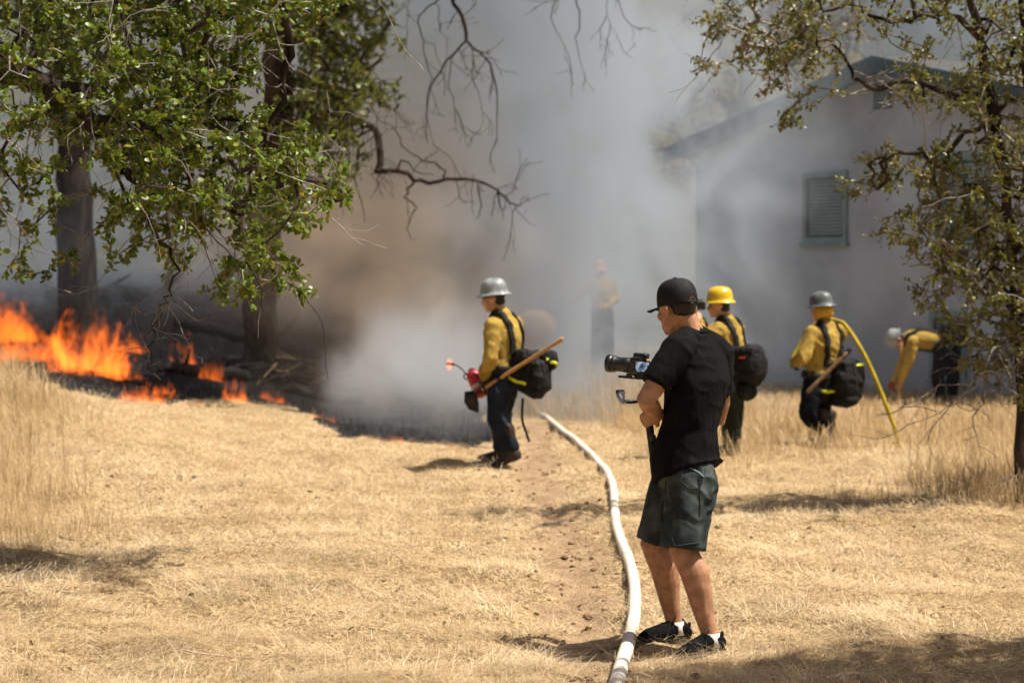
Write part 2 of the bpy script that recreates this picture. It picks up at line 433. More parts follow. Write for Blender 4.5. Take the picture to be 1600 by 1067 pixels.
for s, ue in ((1, uE), (-1, -uE)):
    pr = [(0, zA), (ue, zr(ue)), (ue, zr(ue) + TH), (0, zA + TH)]
    v = [wp(a, b, OV) for a, b in pr] + [wp(a, b, -DEP - OV) for a, b in pr]
    q = [(0, 1, 2, 3), (7, 6, 5, 4)] + [(i, i + 4, (i + 1) % 4 + 4, (i + 1) % 4) for i in range(4)]
    ro = solid('roof', (v, q), M['shingle'], house, smooth=False); roofs.append(ro)
    fb = .17                                     # barge board on the gable rake
    pr = [(0.003 * s, zA + TH + .01), (ue + .03 * s, zr(ue) + TH + .01), (ue + .03 * s, zr(ue) - fb), (0.003 * s, zA - fb)]
    v = [wp(a, b, OV + .035) for a, b in pr] + [wp(a, b, OV + .003) for a, b in pr]
    solid('barge_board', (v, q), M['teal'], None, smooth=False); b_ = bpy.context.scene.objects[-1] if False else COL.objects[-1]
    b_.parent = ro; b_.location = (0, 0, 0)
    # soffit lining between wall and barge board
    pr = [(.01 * s, zA - .004), (ue, zr(ue) - .004), (ue, zr(ue) - .03), (.01 * s, zA - .03)]
    v = [wp(a, b, OV) for a, b in pr] + [wp(a, b, .004) for a, b in pr]
    solid('soffit', (v, q), M['teal'], None, smooth=False); b_ = COL.objects[-1]; b_.parent = ro
    v = [wp(ue + s * a, zr(ue) + b, OV) for a, b in ((.0, -.07), (.03, -.07), (.03, TH), (.0, TH))]
    v = v + [p - WN * (DEP + 2 * OV) for p in v]
    solid('eave_fascia', (v, q), M['teal'], None, smooth=False); b_ = COL.objects[-1]; b_.parent = ro
def wbox(name, u0, u1, z0, z1, o0, o1, mat, parent, root=house, bevel=0):
    c = wp((u0 + u1) / 2, (z0 + z1) / 2, (o0 + o1) / 2)
    o = solid(name, box(c, (abs(u1 - u0) / 2, abs(o1 - o0) / 2, abs(z1 - z0) / 2), WM), mat, None, smooth=False, bevel=bevel)
    if parent is house: adopt(o, house)
    else: o.parent = parent
    return o
def window(a, b, slats=True):
    (u0, z1), (u1, z0) = wuv(wallpt(*a)), wuv(wallpt(*b))
    u0, u1 = sorted((u0, u1)); t = .085
    w = wbox('window', u0 + t * .6, u1 - t * .6, z0 + t * .6, z1 - t * .6, -.02, .012, M['pane'], house)
    for q in ((u0, u1, z1 - t, z1), (u0, u1, z0, z0 + t), (u0, u0 + t, z0 + t, z1 - t), (u1 - t, u1, z0 + t, z1 - t)):
        wbox('frame', *q, .004, .06, M['teal_l'], w)
    k = 2.4
    for q in ((u0 + t, u1 - t, z1 - t - .04, z1 - t), (u0 + t, u1 - t, z0 + t, z0 + t + .04), (u0 + t, u0 + t + .04, z0 + t + .04, z1 - t - .04), (u1 - t - .04, u1 - t, z0 + t + .04, z1 - t - .04)):
        wbox('sash', *q, .012, .04, M['teal'], w)
    if slats:
        n = int((z1 - z0 - 2 * t) / .055)
        for i in range(n):
            z = z0 + t + .05 + i * .055
            if z > z1 - t - .07: break
            wbox('blind_slat', u0 + t + .042, u1 - t - .042, z, z + .034, .014, .022, M['blind'], w)
    wbox('sill', u0 - .04, u1 + .04, z0 - .05, z0 - .002, .004, .09, M['teal_l'], w)
    return w
window((1258, 271), (1326, 379)); window((1466, 245), (1545, 385)); window((1456, 486), (1512, 596))
(va, vb), (vc, vd) = wuv(wallpt(1367, 134)), wuv(wallpt(1394, 169)); va, vc = sorted((va, vc))
vent = wbox('gable_vent', va, vc, vd, vb, .003, .03, M['teal'], house)
for i in range(7):
    z = vd + .03 + i * (vb - vd - .05) / 7
    wbox('louvre', va + .02, vc - .02, z, z + .03, .031, .05, M['teal_l'], vent)
(va, vb), (vc, vd) = wuv(wallpt(1163, 546)), wuv(wallpt(1196, 592)); va, vc = sorted((va, vc))
vent = wbox('wall_vent', va, vc, vd, vb, .003, .03, M['teal'], house)
for i in range(5): wbox('louvre', va + .03, vc - .03, vd + .05 + i * .08, vd + .09 + i * .08, .031, .045, M['teal_l'], vent)
solid('downspout', [loft([wp(uL - .03, HB + .5, .05), wp(uL - .03, zr(uL) - .3, .05), wp(uL + .05, zr(uL) - .1, .2)], [.035] * 3, n=8)], M['teal'], house)

# ------------------------------------------------------------------ smoke
def smoke_mat(name, build):
    g = NG(name); dens, colr = build(g, g.coord('Object'))
    x = g.n('ShaderNodeVolumePrincipled'); g.put(x.inputs['Color'], colr); g.put(x.inputs['Density'], dens)
    x.inputs['Anisotropy'].default_value = .05
    return g.done(None, x.outputs[0])
def cloud(g, c):
    x, y, z = g.xyz(c)
    n1 = g.noise(g.scale(c, (1, .3, .9), (3.1, 0, 1)), .36, 3, .6, 1.6)
    n2 = g.noise(g.scale(c, (1, .35, .9), (0, 4, 0)), 1.35, 4, .68, 0.)
    body = g.rng(g.add(g.mul(n1, .53), g.mul(n2, .47)), .425, .585, .06, 2.3)
    mx = g.add(g.rng(g.add(g.sub(x, g.mul(g.sub(n1, .5), 5.)), g.rng(z, 2.2, 4.6, .2, -.7)), .6, 3.9, 1., .009), g.rng(x, -5., -12, 0, .2))
    mx = g.math('MAXIMUM', mx, g.rng(y, 38, 43, 0, .3))
    ys = g.sub(y, g.mul(g.mul(g.rng(z, 2.2, 3.6), g.rng(x, 1.2, -.6)), 5.))
    my = g.add(g.rng(ys, 26.5, 32, .0, 1), g.mul(g.rng(g.math('ABSOLUTE', g.sub(x, .7)), 2.6, .5), g.rng(y, 29, 33, 0, .5)))
    hug = g.rng(z, 1.5, 5.5, 1.25, .85)
    clear = g.mul(g.mul(g.rng(x, -1.3, -2.6), g.rng(z, 1.9, .9)), g.rng(y, 46, 38))
    d = g.mul(g.mul(g.mul(body, mx), g.mul(my, hug)), g.mul(g.mul(g.sub(1., g.mul(clear, .9)), g.sub(1., g.mul(g.mul(g.rng(x, -3.2, -4.8), g.rng(y, 41, 38)), .93))), g.mul(g.rng(y, 40, 48, 1, .25), .125)))
    # brown where it rises off the fire
    nb = g.noise(g.scale(c, (1, 1, .8), (9, 2, 5)), .3, 1)
    br = g.mul(g.rng(g.math('ABSOLUTE', g.add(g.add(x, 2.2), g.mul(g.sub(nb, .5), 5))), 3.4, .4), g.rng(z, 6.5, 2.2))
    col = g.mix(br, (.53, .60, .685), (.70, .56, .43))
    return d, col
M['smoke'] = smoke_mat('smoke', cloud); M['smoke'].cycles.volume_step_rate = .9
bx = box((-3, 38., 6.5), (13, 12., 7.6))
smoke = obj('smoke', mesh(*bx, smooth=False), M['smoke'], kind='stuff')
tag(smoke, 'grey and brown smoke filling the background between trees and house', 'smoke')
pc = (G(640, 640)); 
def puff(g, c):
    x, y, z = g.xyz(c)
    n1 = g.noise(g.scale(c, (1, 1, .6), (1, 0, 2)), 1.25, 5, .62, 1.2)
    dx = g.math('POWER', g.math('ABSOLUTE', g.mul(g.sub(x, g.add(-1.15, g.mul(z, .12))), .62)), 2.)
    dy = g.math('POWER', g.math('ABSOLUTE', g.mul(g.sub(y, 28.8), .42)), 2.)
    dz = g.math('POWER', g.math('ABSOLUTE', g.mul(z, .52)), 2.)
    r = g.add(dx, g.add(dy, dz))
    e = g.rng(r, .35, 1., 1, 0)
    d = g.mul(g.mul(g.rng(g.sub(n1, g.mul(r, .36)), .17, .38), e), g.rng(z, .15, .7, .12, .5))
    return d, (.74, .78, .83)
M['puff'] = smoke_mat('ground_smoke', puff); M['puff'].cycles.volume_step_rate = 1.6
pf = obj('smoke', mesh(*ell((-1.1, 28.8, -.1), (1.95, 2.5, 2.15)), smooth=False), M['puff'], kind='stuff')
tag(pf, 'dense white smoke billowing off the black ground beside the walking firefighter', 'smoke')
# ------------------------------------------------------------------ people
def gzn(x, y):
    x_ = np.array([x]); y_ = np.array([y])
    nr = float(sst(8, 10, y) * sst(32, 28, y))
    return gzf(x, y) + nr * float((.05 * (vnoise(x_, y_, 2.1, 1) - .5) + .05 * (vnoise(x_, y_, 5.3, 2) - .5) + .035 * (vnoise(x_, y_, 10, 3) - .5))[0]) - .045 * float(dirt_at(x_, y_)[0]) * nr
UP = Vector((0, 0, 1))
def head_parts(c, fwd, up=UP, k=1.0, ears=True):
    Mh = frame(fwd, up); c = Vector(c)
    L = lambda f, l, u: c + Mh @ Vector((f * k, l * k, u * k))
    E = lambda p, r: ell(L(*p), tuple(q * k for q in r), Mh, 18, 12)
    q = [E((-.012, 0, .035), (.099, .077, .09)), E((.03, 0, -.04), (.063, .06, .078)), E((.035, 0, .03), (.062, .066, .07)),
         E((.068, 0, -.098), (.025, .028, .02)), E((.03, .036, -.075), (.045, .022, .03)), E((.03, -.036, -.075), (.045, .022, .03)),
         E((.083, 0, .032), (.014, .048, .012)), E((.062, .042, -.022), (.028, .022, .022)), E((.062, -.042, -.022), (.028, .022, .022)),
         loft([L(.09, 0, .02), L(.104, 0, -.012), L(.113, 0, -.03)], [.0095 * k, .012 * k, .015 * k]),
         E((.1, .014, -.034), (.011, .009, .008)), E((.1, -.014, -.034), (.011, .009, .008)),
         E((.092, 0, -.06), (.011, .025, .0065)), E((.089, 0, -.072), (.011, .022, .008))]
    if ears:
        for s in (1, -1):
            q.append(loft([L(-.006, .072 * s, .006), L(-.018, .086 * s, .02), L(-.036, .098 * s, .008), L(-.034, .095 * s, -.022), L(-.012, .078 * s, -.048)], [.008 * k] * 5, n=8))
            q.append(E((-.02, .081 * s, -.015), (.016, .006, .028)))
    return q, L, Mh
def hand_parts(w, d, n, s=1, curl=.5, k=1.0, spread=.12, thumb=.5):
    w = Vector(w); d = Vector(d).normalized(); n = Vector(n); n = (n - d * n.dot(d)).normalized(); t = d.cross(n) * s
    q = [loft([w - d * .02, w + d * .03, w + d * .075, w + d * .095], [(.028 * k, .021 * k), (.037 * k, .017 * k), (.041 * k, .014 * k), (.038 * k, .011 * k)], t)]
    for i, ln in enumerate((.072, .08, .075, .06)):
        p = w + d * (.093 - .004 * abs(i - 1)) * 1.0 + t * (.031 - .0205 * i) * k
        a = 0; pts = [p - d * .015, p]; f = d + t * spread * (1.3 - i) * .5
        f.normalize()
        cl = curl[i] if isinstance(curl, (list, tuple)) else curl
        for sg, m in ((.46, 1.), (.3, 1.15), (.24, .75)):
            a += cl * m; p = p + (f * math.cos(a) + n * math.sin(a)) * ln * sg; pts.append(p)
        q.append(loft(pts, [.0095 * k, .0095 * k, .0086 * k, .0078 * k, .0068 * k], n=9))
    p = w + d * .022 + t * .026 * k; f = (d * .62 + t * .62 + n * (.25 + thumb * .5)).normalized(); pts = [p, p + f * .045 * k]
    f2 = (f + n * thumb * .9 - t * thumb * .5).normalized(); pts.append(pts[-1] + f2 * .034); f3 = (f2 + n * thumb * .6 - t * thumb * .6).normalized(); pts.append(pts[-1] + f3 * .026)
    q.append(loft(pts, [.015 * k, .0125 * k, .0105 * k, .0085 * k], n=9))
    return q
def limb(a, b, c, r, bow=None):
    "two-segment tapered limb through a, b, c with muscle bulge"
    a, b, c = Vector(a), Vector(b), Vector(c)
    return loft([a, a.lerp(b, .35), a.lerp(b, .8), b, b.lerp(c, .25), b.lerp(c, .6), b.lerp(c, .9), c], r)
def eyes(root, L, Mh, k=1):
    for s in (1, -1): solid('eye', [ell(L(.077, .032 * s, .008), (.0135 * k,) * 3, Mh, 10, 7)], M['eye'], root)
M['eye'] = pmat('eye', (.03, .02, .015), .15, .2, 30, .5)

def torso(pel, wai, che, nek, side_h, side_s, g=0., k=1., lo=0.):
    pel, wai, che, nek = map(Vector, (pel, wai, che, nek))
    dn = (pel - wai).normalized(); up = (nek - che).normalized()
    pts = [pel + dn * (.1 + lo), pel, wai, wai.lerp(che, .55), che, che.lerp(nek, .55), nek.lerp(che, .12)]
    rad = [(.15 + g, .115 + g), (.168 + g, .122 + g), (.152 + g, .108 + g), (.165 + g, .118 + g), (.178 + g, .122 + g), (.17 + g, .098 + g), (.085 + g, .07 + g)]
    sd = [side_h, side_h, side_h.lerp(side_s, .4), side_s, side_s, side_s, side_s]
    return loft(pts, [(a * k, b * k) for a, b in rad], sd, n=22)
def shoe_parts(heel, fwd, L=.28, w=.048, hgt=.085):
    "heel: rear end of the sole on the ground"
    f = Vector(fwd); f.normalize(); s = UP.cross(f).normalized(); u = f.cross(s)
    h = Vector(heel)
    at = lambda a, z: h + f * a * L + u * z
    up = loft([at(.06, .05), at(.2, hgt * .62), at(.42, hgt * .52), at(.65, hgt * .42), at(.84, hgt * .34), at(.97, hgt * .28)],
              [(w * .7, .04), (w * .82, hgt * .6), (w * .88, hgt * .5), (w, hgt * .38), (w * .95, hgt * .3), (w * .6, hgt * .2)], s)
    so = loft([at(.02, .014), at(.2, .014), at(.45, .013), at(.7, .013), at(.9, .015), at(1.02, .02)],
              [(w * .62, .014), (w * .85, .015), (w * .82, .014), (w * 1.06, .014), (w * .95, .013), (w * .55, .01)], s)
    return up, so, at, s, u
def boot(root, ank, heel, fwd, mat, shaft=.18):
    up, so, at, s, u = shoe_parts(heel, fwd, .30, .053, .1)
    a = Vector(ank)
    b = blob('boot', [up, so, loft([at(.22, .05), a, a + (a - at(.22, .05)).normalized() * shaft], [.058, .056, .064])], .012, mat, root, 3, [(.05, .006)])
    return b
def helmet(root, c, fwd, up, mat, k=1., brim=.05, stripe=None):
    Mh = frame(fwd, up); c = Vector(c)
    n = 40; prof = [(.0, .142), (.03, .1405), (.06, .134), (.085, .121), (.103, .1), (.113, .07), (.118, .035), (.121, .004), (.126, -.002)]
    v = []; f = []
    def pt(r, z, a, ridge):
        x = r * math.cos(a) * 1.15; y = r * math.sin(a) * .96
        zz = z + (.010 * math.exp(-(y / .02) ** 2) + .006 * (math.exp(-((abs(y) - .05) / .012) ** 2)) if ridge else 0) * (1 if z > .03 else 0)
        return c + Mh @ Vector((x * k, y * k, zz * k))
    for r, z in prof:
        for i in range(n): v.append(pt(max(r, .001), z, 2 * math.pi * i / n, True))
    for bw, bz in ((.45, -.008), (.95, -.02), (1., -.024)):
        for i in range(n):
            a = 2 * math.pi * i / n; w = brim * (1 + .35 * max(0, math.cos(a)) + .1 * max(0, -math.cos(a)))
            v.append(pt(.126 + w * bw, bz, a, False))
    m = len(prof) + 3
    for j in range(m - 1):
        for i in range(n): i2 = (i + 1) % n; f.append((j * n + i, j * n + i2, (j + 1) * n + i2, (j + 1) * n + i))
    h = solid('helmet', (v, f), mat, root, thick=.005)
    # headband inside and chin strap
    b = solid('headband', [loft([c + Mh @ Vector((.098 * math.cos(t), .082 * math.sin(t), -.012)) for t in np.linspace(.3, 2 * math.pi - .3, 16)], [(.004, .014)] * 16, UP, n=8)], M['strap'], None)
    b.parent = h
    return h
def strapline(name, pts, w, root, mat, th=.006, side=None, per=6):
    pts = catmull(pts, per)
    return solid(name, [loft(pts, [(w, th)] * len(pts), side, n=10, cap='flat')], mat, root)

FOLD_S = [((.25, .1, 1), .055, .22, .016), ((.8, .3, -.5), .04, .16, .010)]
FOLD_T = [((.5, .3, -.6), .06, .2, .016), ((.6, .5, .3), .04, .14, .010)]
def firefighter(label, Y0, j, fwd, hfwd, mats, group='firefighters in yellow shirts', hup=UP, hat=None, hk=1., curlL=1.0, curlR=1.0, palmL=None, palmR=None, shroud=False, brim=.05):
    J = {k: P(v[0], v[1], Y0 + (v[2] if len(v) > 2 else 0)) for k, v in j.items() if k not in ('Lfoot', 'Rfoot')}
    fwd = Vector(fwd).normalized(); left = UP.cross(fwd)
    feet = {}
    for s in 'LR':
        px, dy, ffw = j[s + 'foot'][:3]; q = P(px, 600, Y0 + dy); q.z = gzn(q.x, q.y); fd = Vector(ffw).normalized()
        lf_ = j[s + 'foot'][3] if len(j[s + 'foot']) > 3 else 0
        toe = q + fd * .22; he = q - fd * .06 * (1 - lf_) + UP * lf_; dv = (toe - he).normalized()
        feet[s] = (he, dv); J[s + 'ank'] = he + dv * .06 + (dv.cross(UP).cross(dv)).normalized() * .1
    ctr = (feet['L'][0] + feet['R'][0]) / 2
    root = thing('person', label, 'person', tuple(ctr), group)
    ss = (J['Lsho'] - J['Rsho']).normalized(); sh = (J['Lhip'] - J['Rhip']).normalized()
    hp, Lh, Mh = head_parts(J['head'], hfwd, hup, .98)
    bp = list(hp)
    bp.append(loft([J['neck'] - (J['head'] - J['neck']) * .2, J['neck'].lerp(J['head'], .6) - Mh @ Vector((.02, 0, 0))], [.058, .056]))
    bp.append(torso(J['pel'], J['wai'], J['che'], J['neck'], sh, ss, 0, .94, -.05))
    for s in 'LR':
        bp.append(limb(J[s + 'sho'], J[s + 'elb'], J[s + 'wri'], [.055, .05, .043, .042, .042, .035, .029, .028]))
        bp.append(limb(J[s + 'hip'], J[s + 'kne'], J[s + 'ank'], [.09, .085, .065, .06, .058, .052, .042, .04]))
        d = (J[s + 'wri'] - J[s + 'elb']).normalized(); pn = {'L': palmL, 'R': palmR}[s] or -left * (1 if s == 'L' else -1)
        hd = hand_parts(J[s + 'wri'], d, pn, 1 if s == 'L' else -1, curlL if s == 'L' else curlR, .96)
        bp += hd
        if mats.get('bare'): continue
        gl = hand_parts(J[s + 'wri'], d, pn, 1 if s == 'L' else -1, curlL if s == 'L' else curlR, 1.22)
        gl.append(loft([J[s + 'wri'] - d * .06, J[s + 'wri'] + d * .02], [.043, .038]))
        blob('glove', gl, .0065, mats.get('glove' + s, mats['glove']), root, 2)
    blob('body', bp, .014, M['skin2'], root, 3)
    eyes(root, Lh, Mh, .98)
    # clothes
    sp = [torso(J['pel'].lerp(J['wai'], .5), J['wai'], J['che'], J['neck'], sh, ss, .028, 1., -.06)]
    for s in 'LR':
        d = (J[s + 'wri'] - J[s + 'elb']).normalized()
        sp.append(limb(J[s + 'sho'], J[s + 'elb'], J[s + 'wri'] - d * .015, [.085, .08, .068, .068, .066, .058, .05, .05]))
        sp.append(ell(J[s + 'sho'], (.088, .088, .085)))
    sp.append(loft([J['neck'] - (J['head'] - J['neck']) * .25, J['neck'] + (J['head'] - J['neck']) * .22], [.085, .075]))
    shirt = blob('shirt', sp, .0125, mats['shirt'], root, 5, [(.16, .02)], FOLD_S)
    tp = [torso(J['pel'], J['pel'].lerp(J['wai'], .7), J['pel'].lerp(J['wai'], .9), J['wai'], sh, sh, .03) if False else
          loft([J['pel'] - (J['wai'] - J['pel']).normalized() * .12, J['pel'], J['pel'].lerp(J['wai'], .55)], [(.165, .135), (.198, .155), (.185, .145)], sh, n=20)]
    for s in 'LR':
        tp.append(limb(J[s + 'hip'], J[s + 'kne'], J[s + 'ank'] + UP * .035, [.118, .112, .094, .09, .088, .080, .074, .073]))
    blob('trousers', tp, .0135, mats['pants'], root, 5, [(.18, .02)], FOLD_T)
    for s in 'LR': boot(root, J[s + 'ank'] + UP * .02, feet[s][0], feet[s][1] + UP * j.get('lift' + s, 0) if False else feet[s][1], M['boot'])
    # hair at the nape and helmet
    hb = blob('hair', [ell(Lh(-.022, 0, .035), (.096, .079, .085), Mh), ell(Lh(-.06, 0, -.03), (.05, .064, .045), Mh)], .01, M['hair'], root, 3)
    helmet(root, Lh(-.012, 0, .05), hfwd, hup, hat or M['hat_grey'], hk * .92, brim * .5)
    if shroud:
        v = []; f = []; n = 24
        for z, r in ((.03, 1.02), (-.0, 1.06), (-.05, 1.05), (-.085, 1.0)):
            for i in range(n):
                a = math.pi * .42 + (2 * math.pi - .84 * math.pi) * i / (n - 1)
                v.append(Lh(-.012 + .118 * r * math.cos(a), .1 * r * math.sin(a), z))
        for q in range(3):
            for i in range(n - 1): f.append((q * n + i, q * n + i + 1, (q + 1) * n + i + 1, (q + 1) * n + i))
        solid('neck_shroud', (v, f), M['shroud'], root, thick=.004)
    if mats.get('glasses'):
        solid('sunglasses', [loft([Lh(.0, .083, .012), Lh(.06, .075, .012), Lh(.095, .045, .008), Lh(.104, .0, .008), Lh(.095, -.045, .008), Lh(.06, -.075, .012), Lh(0, -.083, .012)], [(.004, .004), (.004, .008), (.004, .018), (.004, .01), (.004, .018), (.004, .008), (.004, .004)], None, n=8)], M['blackp'], root)
    J['shirt'] = shirt
    return root, J, Lh, Mh, fwd, left

def near_on(os_, p, off):
    best = None
    for o in os_:
        w = Vector(o.location) + (Vector(o.parent.location) if o.parent else Vector())
        ok, loc, nr, i = o.closest_point_on_mesh(p - w)
        if ok and (best is None or (loc + w - p).length < best[0]): best = ((loc + w - p).length, loc + w + nr * off, nr)
    return best[1], best[2]
def ribbon(name, pts, w, os_, root, mat, off=.006, th=.008, per=6):
    "flat band lying on the surface of other meshes"
    q = [near_on(os_, p, off) for p in catmull(pts, per)]
    v = []; f = []; n = len(q)
    for i, (p, nr) in enumerate(q):
        t = (q[min(i + 1, n - 1)][0] - q[max(i - 1, 0)][0]); s = t.cross(nr)
        s = s.normalized() if s.length > 1e-6 else Vector((1, 0, 0))
        for a, b in ((-w, 0), (-w * .9, th), (w * .9, th), (w, 0)): v.append(p + s * a + nr * b)
    for i in range(n - 1):
        for k in range(4): k2 = (k + 1) % 4; f.append((i * 4 + k, i * 4 + k2, (i + 1) * 4 + k2, (i + 1) * 4 + k))
    f.append((3, 2, 1, 0)); f.append(tuple((n - 1) * 4 + k for k in range(4)))
    return solid(name, (v, f), mat, root)
def hug(shirt, root, pts, w, side):
    return ribbon('shoulder_strap', pts, w, [shirt], root, M['strap'], .004, .014)
def packset(label, J, fwd, left, c, bags, strips, straps=True, group='firefighter packs', bulk=1.):
    "worn pack; bags: (offset fwd,left,up, half sizes) from c, frame fwd/left/up"
    Mp = frame(fwd, UP); c = Vector(c)
    root = thing('backpack', label, 'backpack', tuple(c), group)
    at = lambda f, l, u: c + Mp @ Vector((f, l, u))
    bl_ = []
    bags = [(o, tuple(q * bulk for q in h)) for o, h in bags]
    for i, (o, h) in enumerate(bags):
        bl_.append(blob('bag' if i == 0 else 'pouch', [box(at(*o), tuple(q * .88 for q in h), Mp), ell(at(o[0] - h[0] * .25, o[1], o[2] - h[2] * .1), (h[0] * 1.15, h[1] * 1.15, h[2] * 1.15), Mp)], .013, M['pack'], root, 22, [(.11, .04)], [((.2, .3, 1), .05, .12, .016), ((1, .4, 0), .04, .1, .010)]))
    for i, (o, h) in enumerate(bags):          # flap edge and buckles
        solid('buckle', [box(at(o[0] - h[0] * .98, o[1] + h[1] * .3, o[2] + h[2] * .2), (.006, .012, .022), Mp)], M['blackp'], root, bevel=.003)
        ribbon('webbing', [at(o[0] - h[0] * 1.03, o[1] + h[1] * .3, o[2] + h[2] * .95), at(o[0] - h[0] * 1.06, o[1] + h[1] * .3, o[2]), at(o[0] - h[0] * 1.0, o[1] + h[1] * .3, o[2] - h[2] * 1.2)], .012, bl_[i:i + 1], root, M['strap'], .003, .003)
    for pts in strips:
        ribbon('reflective_strip', [at(*p) for p in pts], .015, bl_, root, M['reflect'], .006, .004)
    if straps:
        for s in 'LR':
            so = J[s + 'sho']; ne = J['neck']; top = so.lerp(ne, .42)
            upv = (J['neck'] - J['wai']).normalized(); sd = (J['Lsho'] - J['Rsho']).normalized(); bk = upv.cross(sd) * -1
            if bk.dot(fwd) > 0 and abs(fwd.dot(upv)) < .8: bk = -bk
            wa = J['wai'] + sd * (.1 if s == 'L' else -.1)
            hug(J['shirt'], root, [wa + bk * .16 + upv * .02, (wa + top) / 2 + bk * .175, top + bk * .13 + upv * .01, top + upv * .085, top - bk * .12 + upv * -.0, (wa + top) / 2 - bk * .175, wa - bk * .16], .032, sd)
        sd = (J['Lhip'] - J['Rhip']).normalized(); fr = sd.cross(UP) ; q = J['pel'].lerp(J['wai'], .35); upv = (J['wai'] - J['pel']).normalized(); fr = sd.cross(upv)
        pts = [q + sd * .215 * math.cos(t) + fr * .178 * math.sin(t) for t in np.linspace(0, 2 * math.pi, 25)]
        solid('hip_belt', [loft(pts, [(.034, .012)] * 25, upv, n=10, cap='flat')], M['strap'], root)
    return root, at, Mp

# ---- firefighter walking with the drip torch
mats = dict(shirt=M['yshirt'], pants=M['pants_b'], glove=M['glove'], glasses=True)
f1, J1, L1, H1, fw1, lf1 = firefighter('person in grey hard hat and yellow shirt walking away with a red drip torch', 22.0,
    dict(head=(771, 467), neck=(783, 492), che=(788, 525), wai=(788, 560), pel=(787, 584),
         Lsho=(771, 510, -.17), Lelb=(766, 558, -.24), Lwri=(757, 590, -.08), Rsho=(803, 507, .16), Relb=(795, 556, .3), Rwri=(757, 583, .36),
         Lhip=(782, 592, -.09), Lkne=(777, 655, -.14), Rhip=(792, 590, .09), Rkne=(783, 650, .3), Lfoot=(806, -.2, (-.93, .1, 0), .11), Rfoot=(783, .55, (-.85, .5, 0))),
    (-.85, .5, 0), (-.92, .3, -.1), mats, hat=M['hat_grey'], curlL=1.15, curlR=1.2)
Y1 = 22.0
c1 = P(831, 577, Y1 - .02)
packset('black line pack with yellow strips sagging behind the walking torch carrier', J1, fw1, lf1, c1,
        [((0, -.02, -.03), (.085, .17, .17)), ((-.1, .06, -.06), (.06, .1, .13)), ((-.13, -.06, .09), (.055, .08, .075)), ((.1, .16, -.02), (.07, .06, .12)), ((.0, .17, .12), (.06, .05, .06))],
        [[(.12, .225, -.06), (.03, .235, -.1), (-.05, .2, -.13)], [(-.17, .03, .09), (-.185, -.03, .07), (-.19, -.09, .05)]], bulk=1.17)
solid('strap_end', [], None) if False else None
st = strapline('hanging_strap', [P(817, 622, Y1 + .05), P(816, 655, Y1 + .05), P(822, 675, Y1 + .05), P(827, 690, Y1 + .05)], .012, None, M['strap'], .003)
st.name = 'strap_tail'; bpp = [o for o in SC.objects if o.name == 'backpack'][0]; adopt(st, bpp)
# hand tool carried in the near hand
ht = thing('hand_tool', 'long wooden handled shovel with dark blade in the near glove of the walking person', 'shovel', tuple(P(738, 625, Y1 - .1)))
hA = P(757, 606, Y1 - .16); hB = P(878, 530, Y1 - .34)
pts = [hA.lerp(hB, t) for t in (-.02, .1, .3, .6, .9, .985, 1)]
solid('handle', [loft(pts, [.017, .0185, .018, .0175, .0185, .021, .019], n=12)], M['wood'], ht)
bd = (P(738, 640, Y1 - .05) - P(748, 612, Y1 - .1)).normalized()
b0 = P(752, 610, Y1 - .1)
bl = [P(741, 610, Y1 - .1), P(726, 612, Y1 - .06), P(725, 628, Y1 - .05), P(733, 640, Y1 - .05), P(748, 645, Y1 - .08), P(748, 628, Y1 - .1)]
cbl = sum(bl, Vector()) / 6 + Vector((0, .02, 0))
v = bl + [cbl]; f = [(i, (i + 1) % 6, 6) for i in range(6)]
solid('blade', (v, f), M['steel'], ht, thick=.006)
solid('socket', [loft([hA, b0.lerp(hA, .4), P(746, 613, Y1 - .1), P(738, 620, Y1 - .085)], [.022, .02, .018, .01], n=10)], M['steel'], ht)
# drip torch
dt = thing('drip_torch', 'red drip torch with looped spout and a lit tip', 'drip torch', tuple(P(745, 612, Y1 + .3)))
ta = P(752, 616, Y1 + .18); tb = P(738, 582, Y1 + .26); ax = (tb - ta).normalized(); ln = (tb - ta).length
can = [ta - ax * .02, ta, ta + ax * .02, ta + ax * ln * .8, tb - ax * .015, tb + ax * .01, tb + ax * .02]
solid('canister', [loft(can, [.05, .062, .068, .068, .064, .045, .03], n=24, cap='flat')], M['red'], dt)
solid('band', [loft([ta + ax * .055, ta + ax * .095], [.0695, .0695], n=24, cap='flat')], M['band'], dt)
solid('lid', [loft([tb + ax * .015, tb + ax * .035], [.034, .03], n=18, cap='flat')], M['steel'], dt)
sp0 = tb + ax * .03
lp = P(729, 588, Y1 + .28)
cir = [lp + Vector((.026 * math.cos(t), .012 * math.sin(t * .5), .026 * math.sin(t))) for t in np.linspace(-.6, 2 * math.pi - .6, 14)]
solid('spout', [loft(catmull([sp0, P(735, 584, Y1 + .27)] + cir + [P(722, 577, Y1 + .29), P(712, 570, Y1 + .3), P(704, 568, Y1 + .3)], 4), [.0065] * (4 * 18 + 1), n=8)], M['steel'], dt) if False else None
sp = catmull([sp0, P(734, 585, Y1 + .27)] + cir + [P(722, 577, Y1 + .29), P(712, 570, Y1 + .3), P(704, 568, Y1 + .3)], 4)
solid('spout', [loft(sp, [.0065] * len(sp), n=8)], M['steel'], dt)
solid('wick', [loft([P(708, 569, Y1 + .3), P(700, 568, Y1 + .3)], [.013, .015], n=12)], M['steel'], dt)
hd = catmull([tb - ax * .03 + Vector((.05, 0, .03)), tb + Vector((.09, .02, .06)), ta.lerp(tb, .6) + Vector((.14, .02, .05)), ta + ax * .06 + Vector((.06, 0, .02))], 5)
solid('grip', [loft(hd, [.011] * len(hd), n=8)], M['steel'], dt)

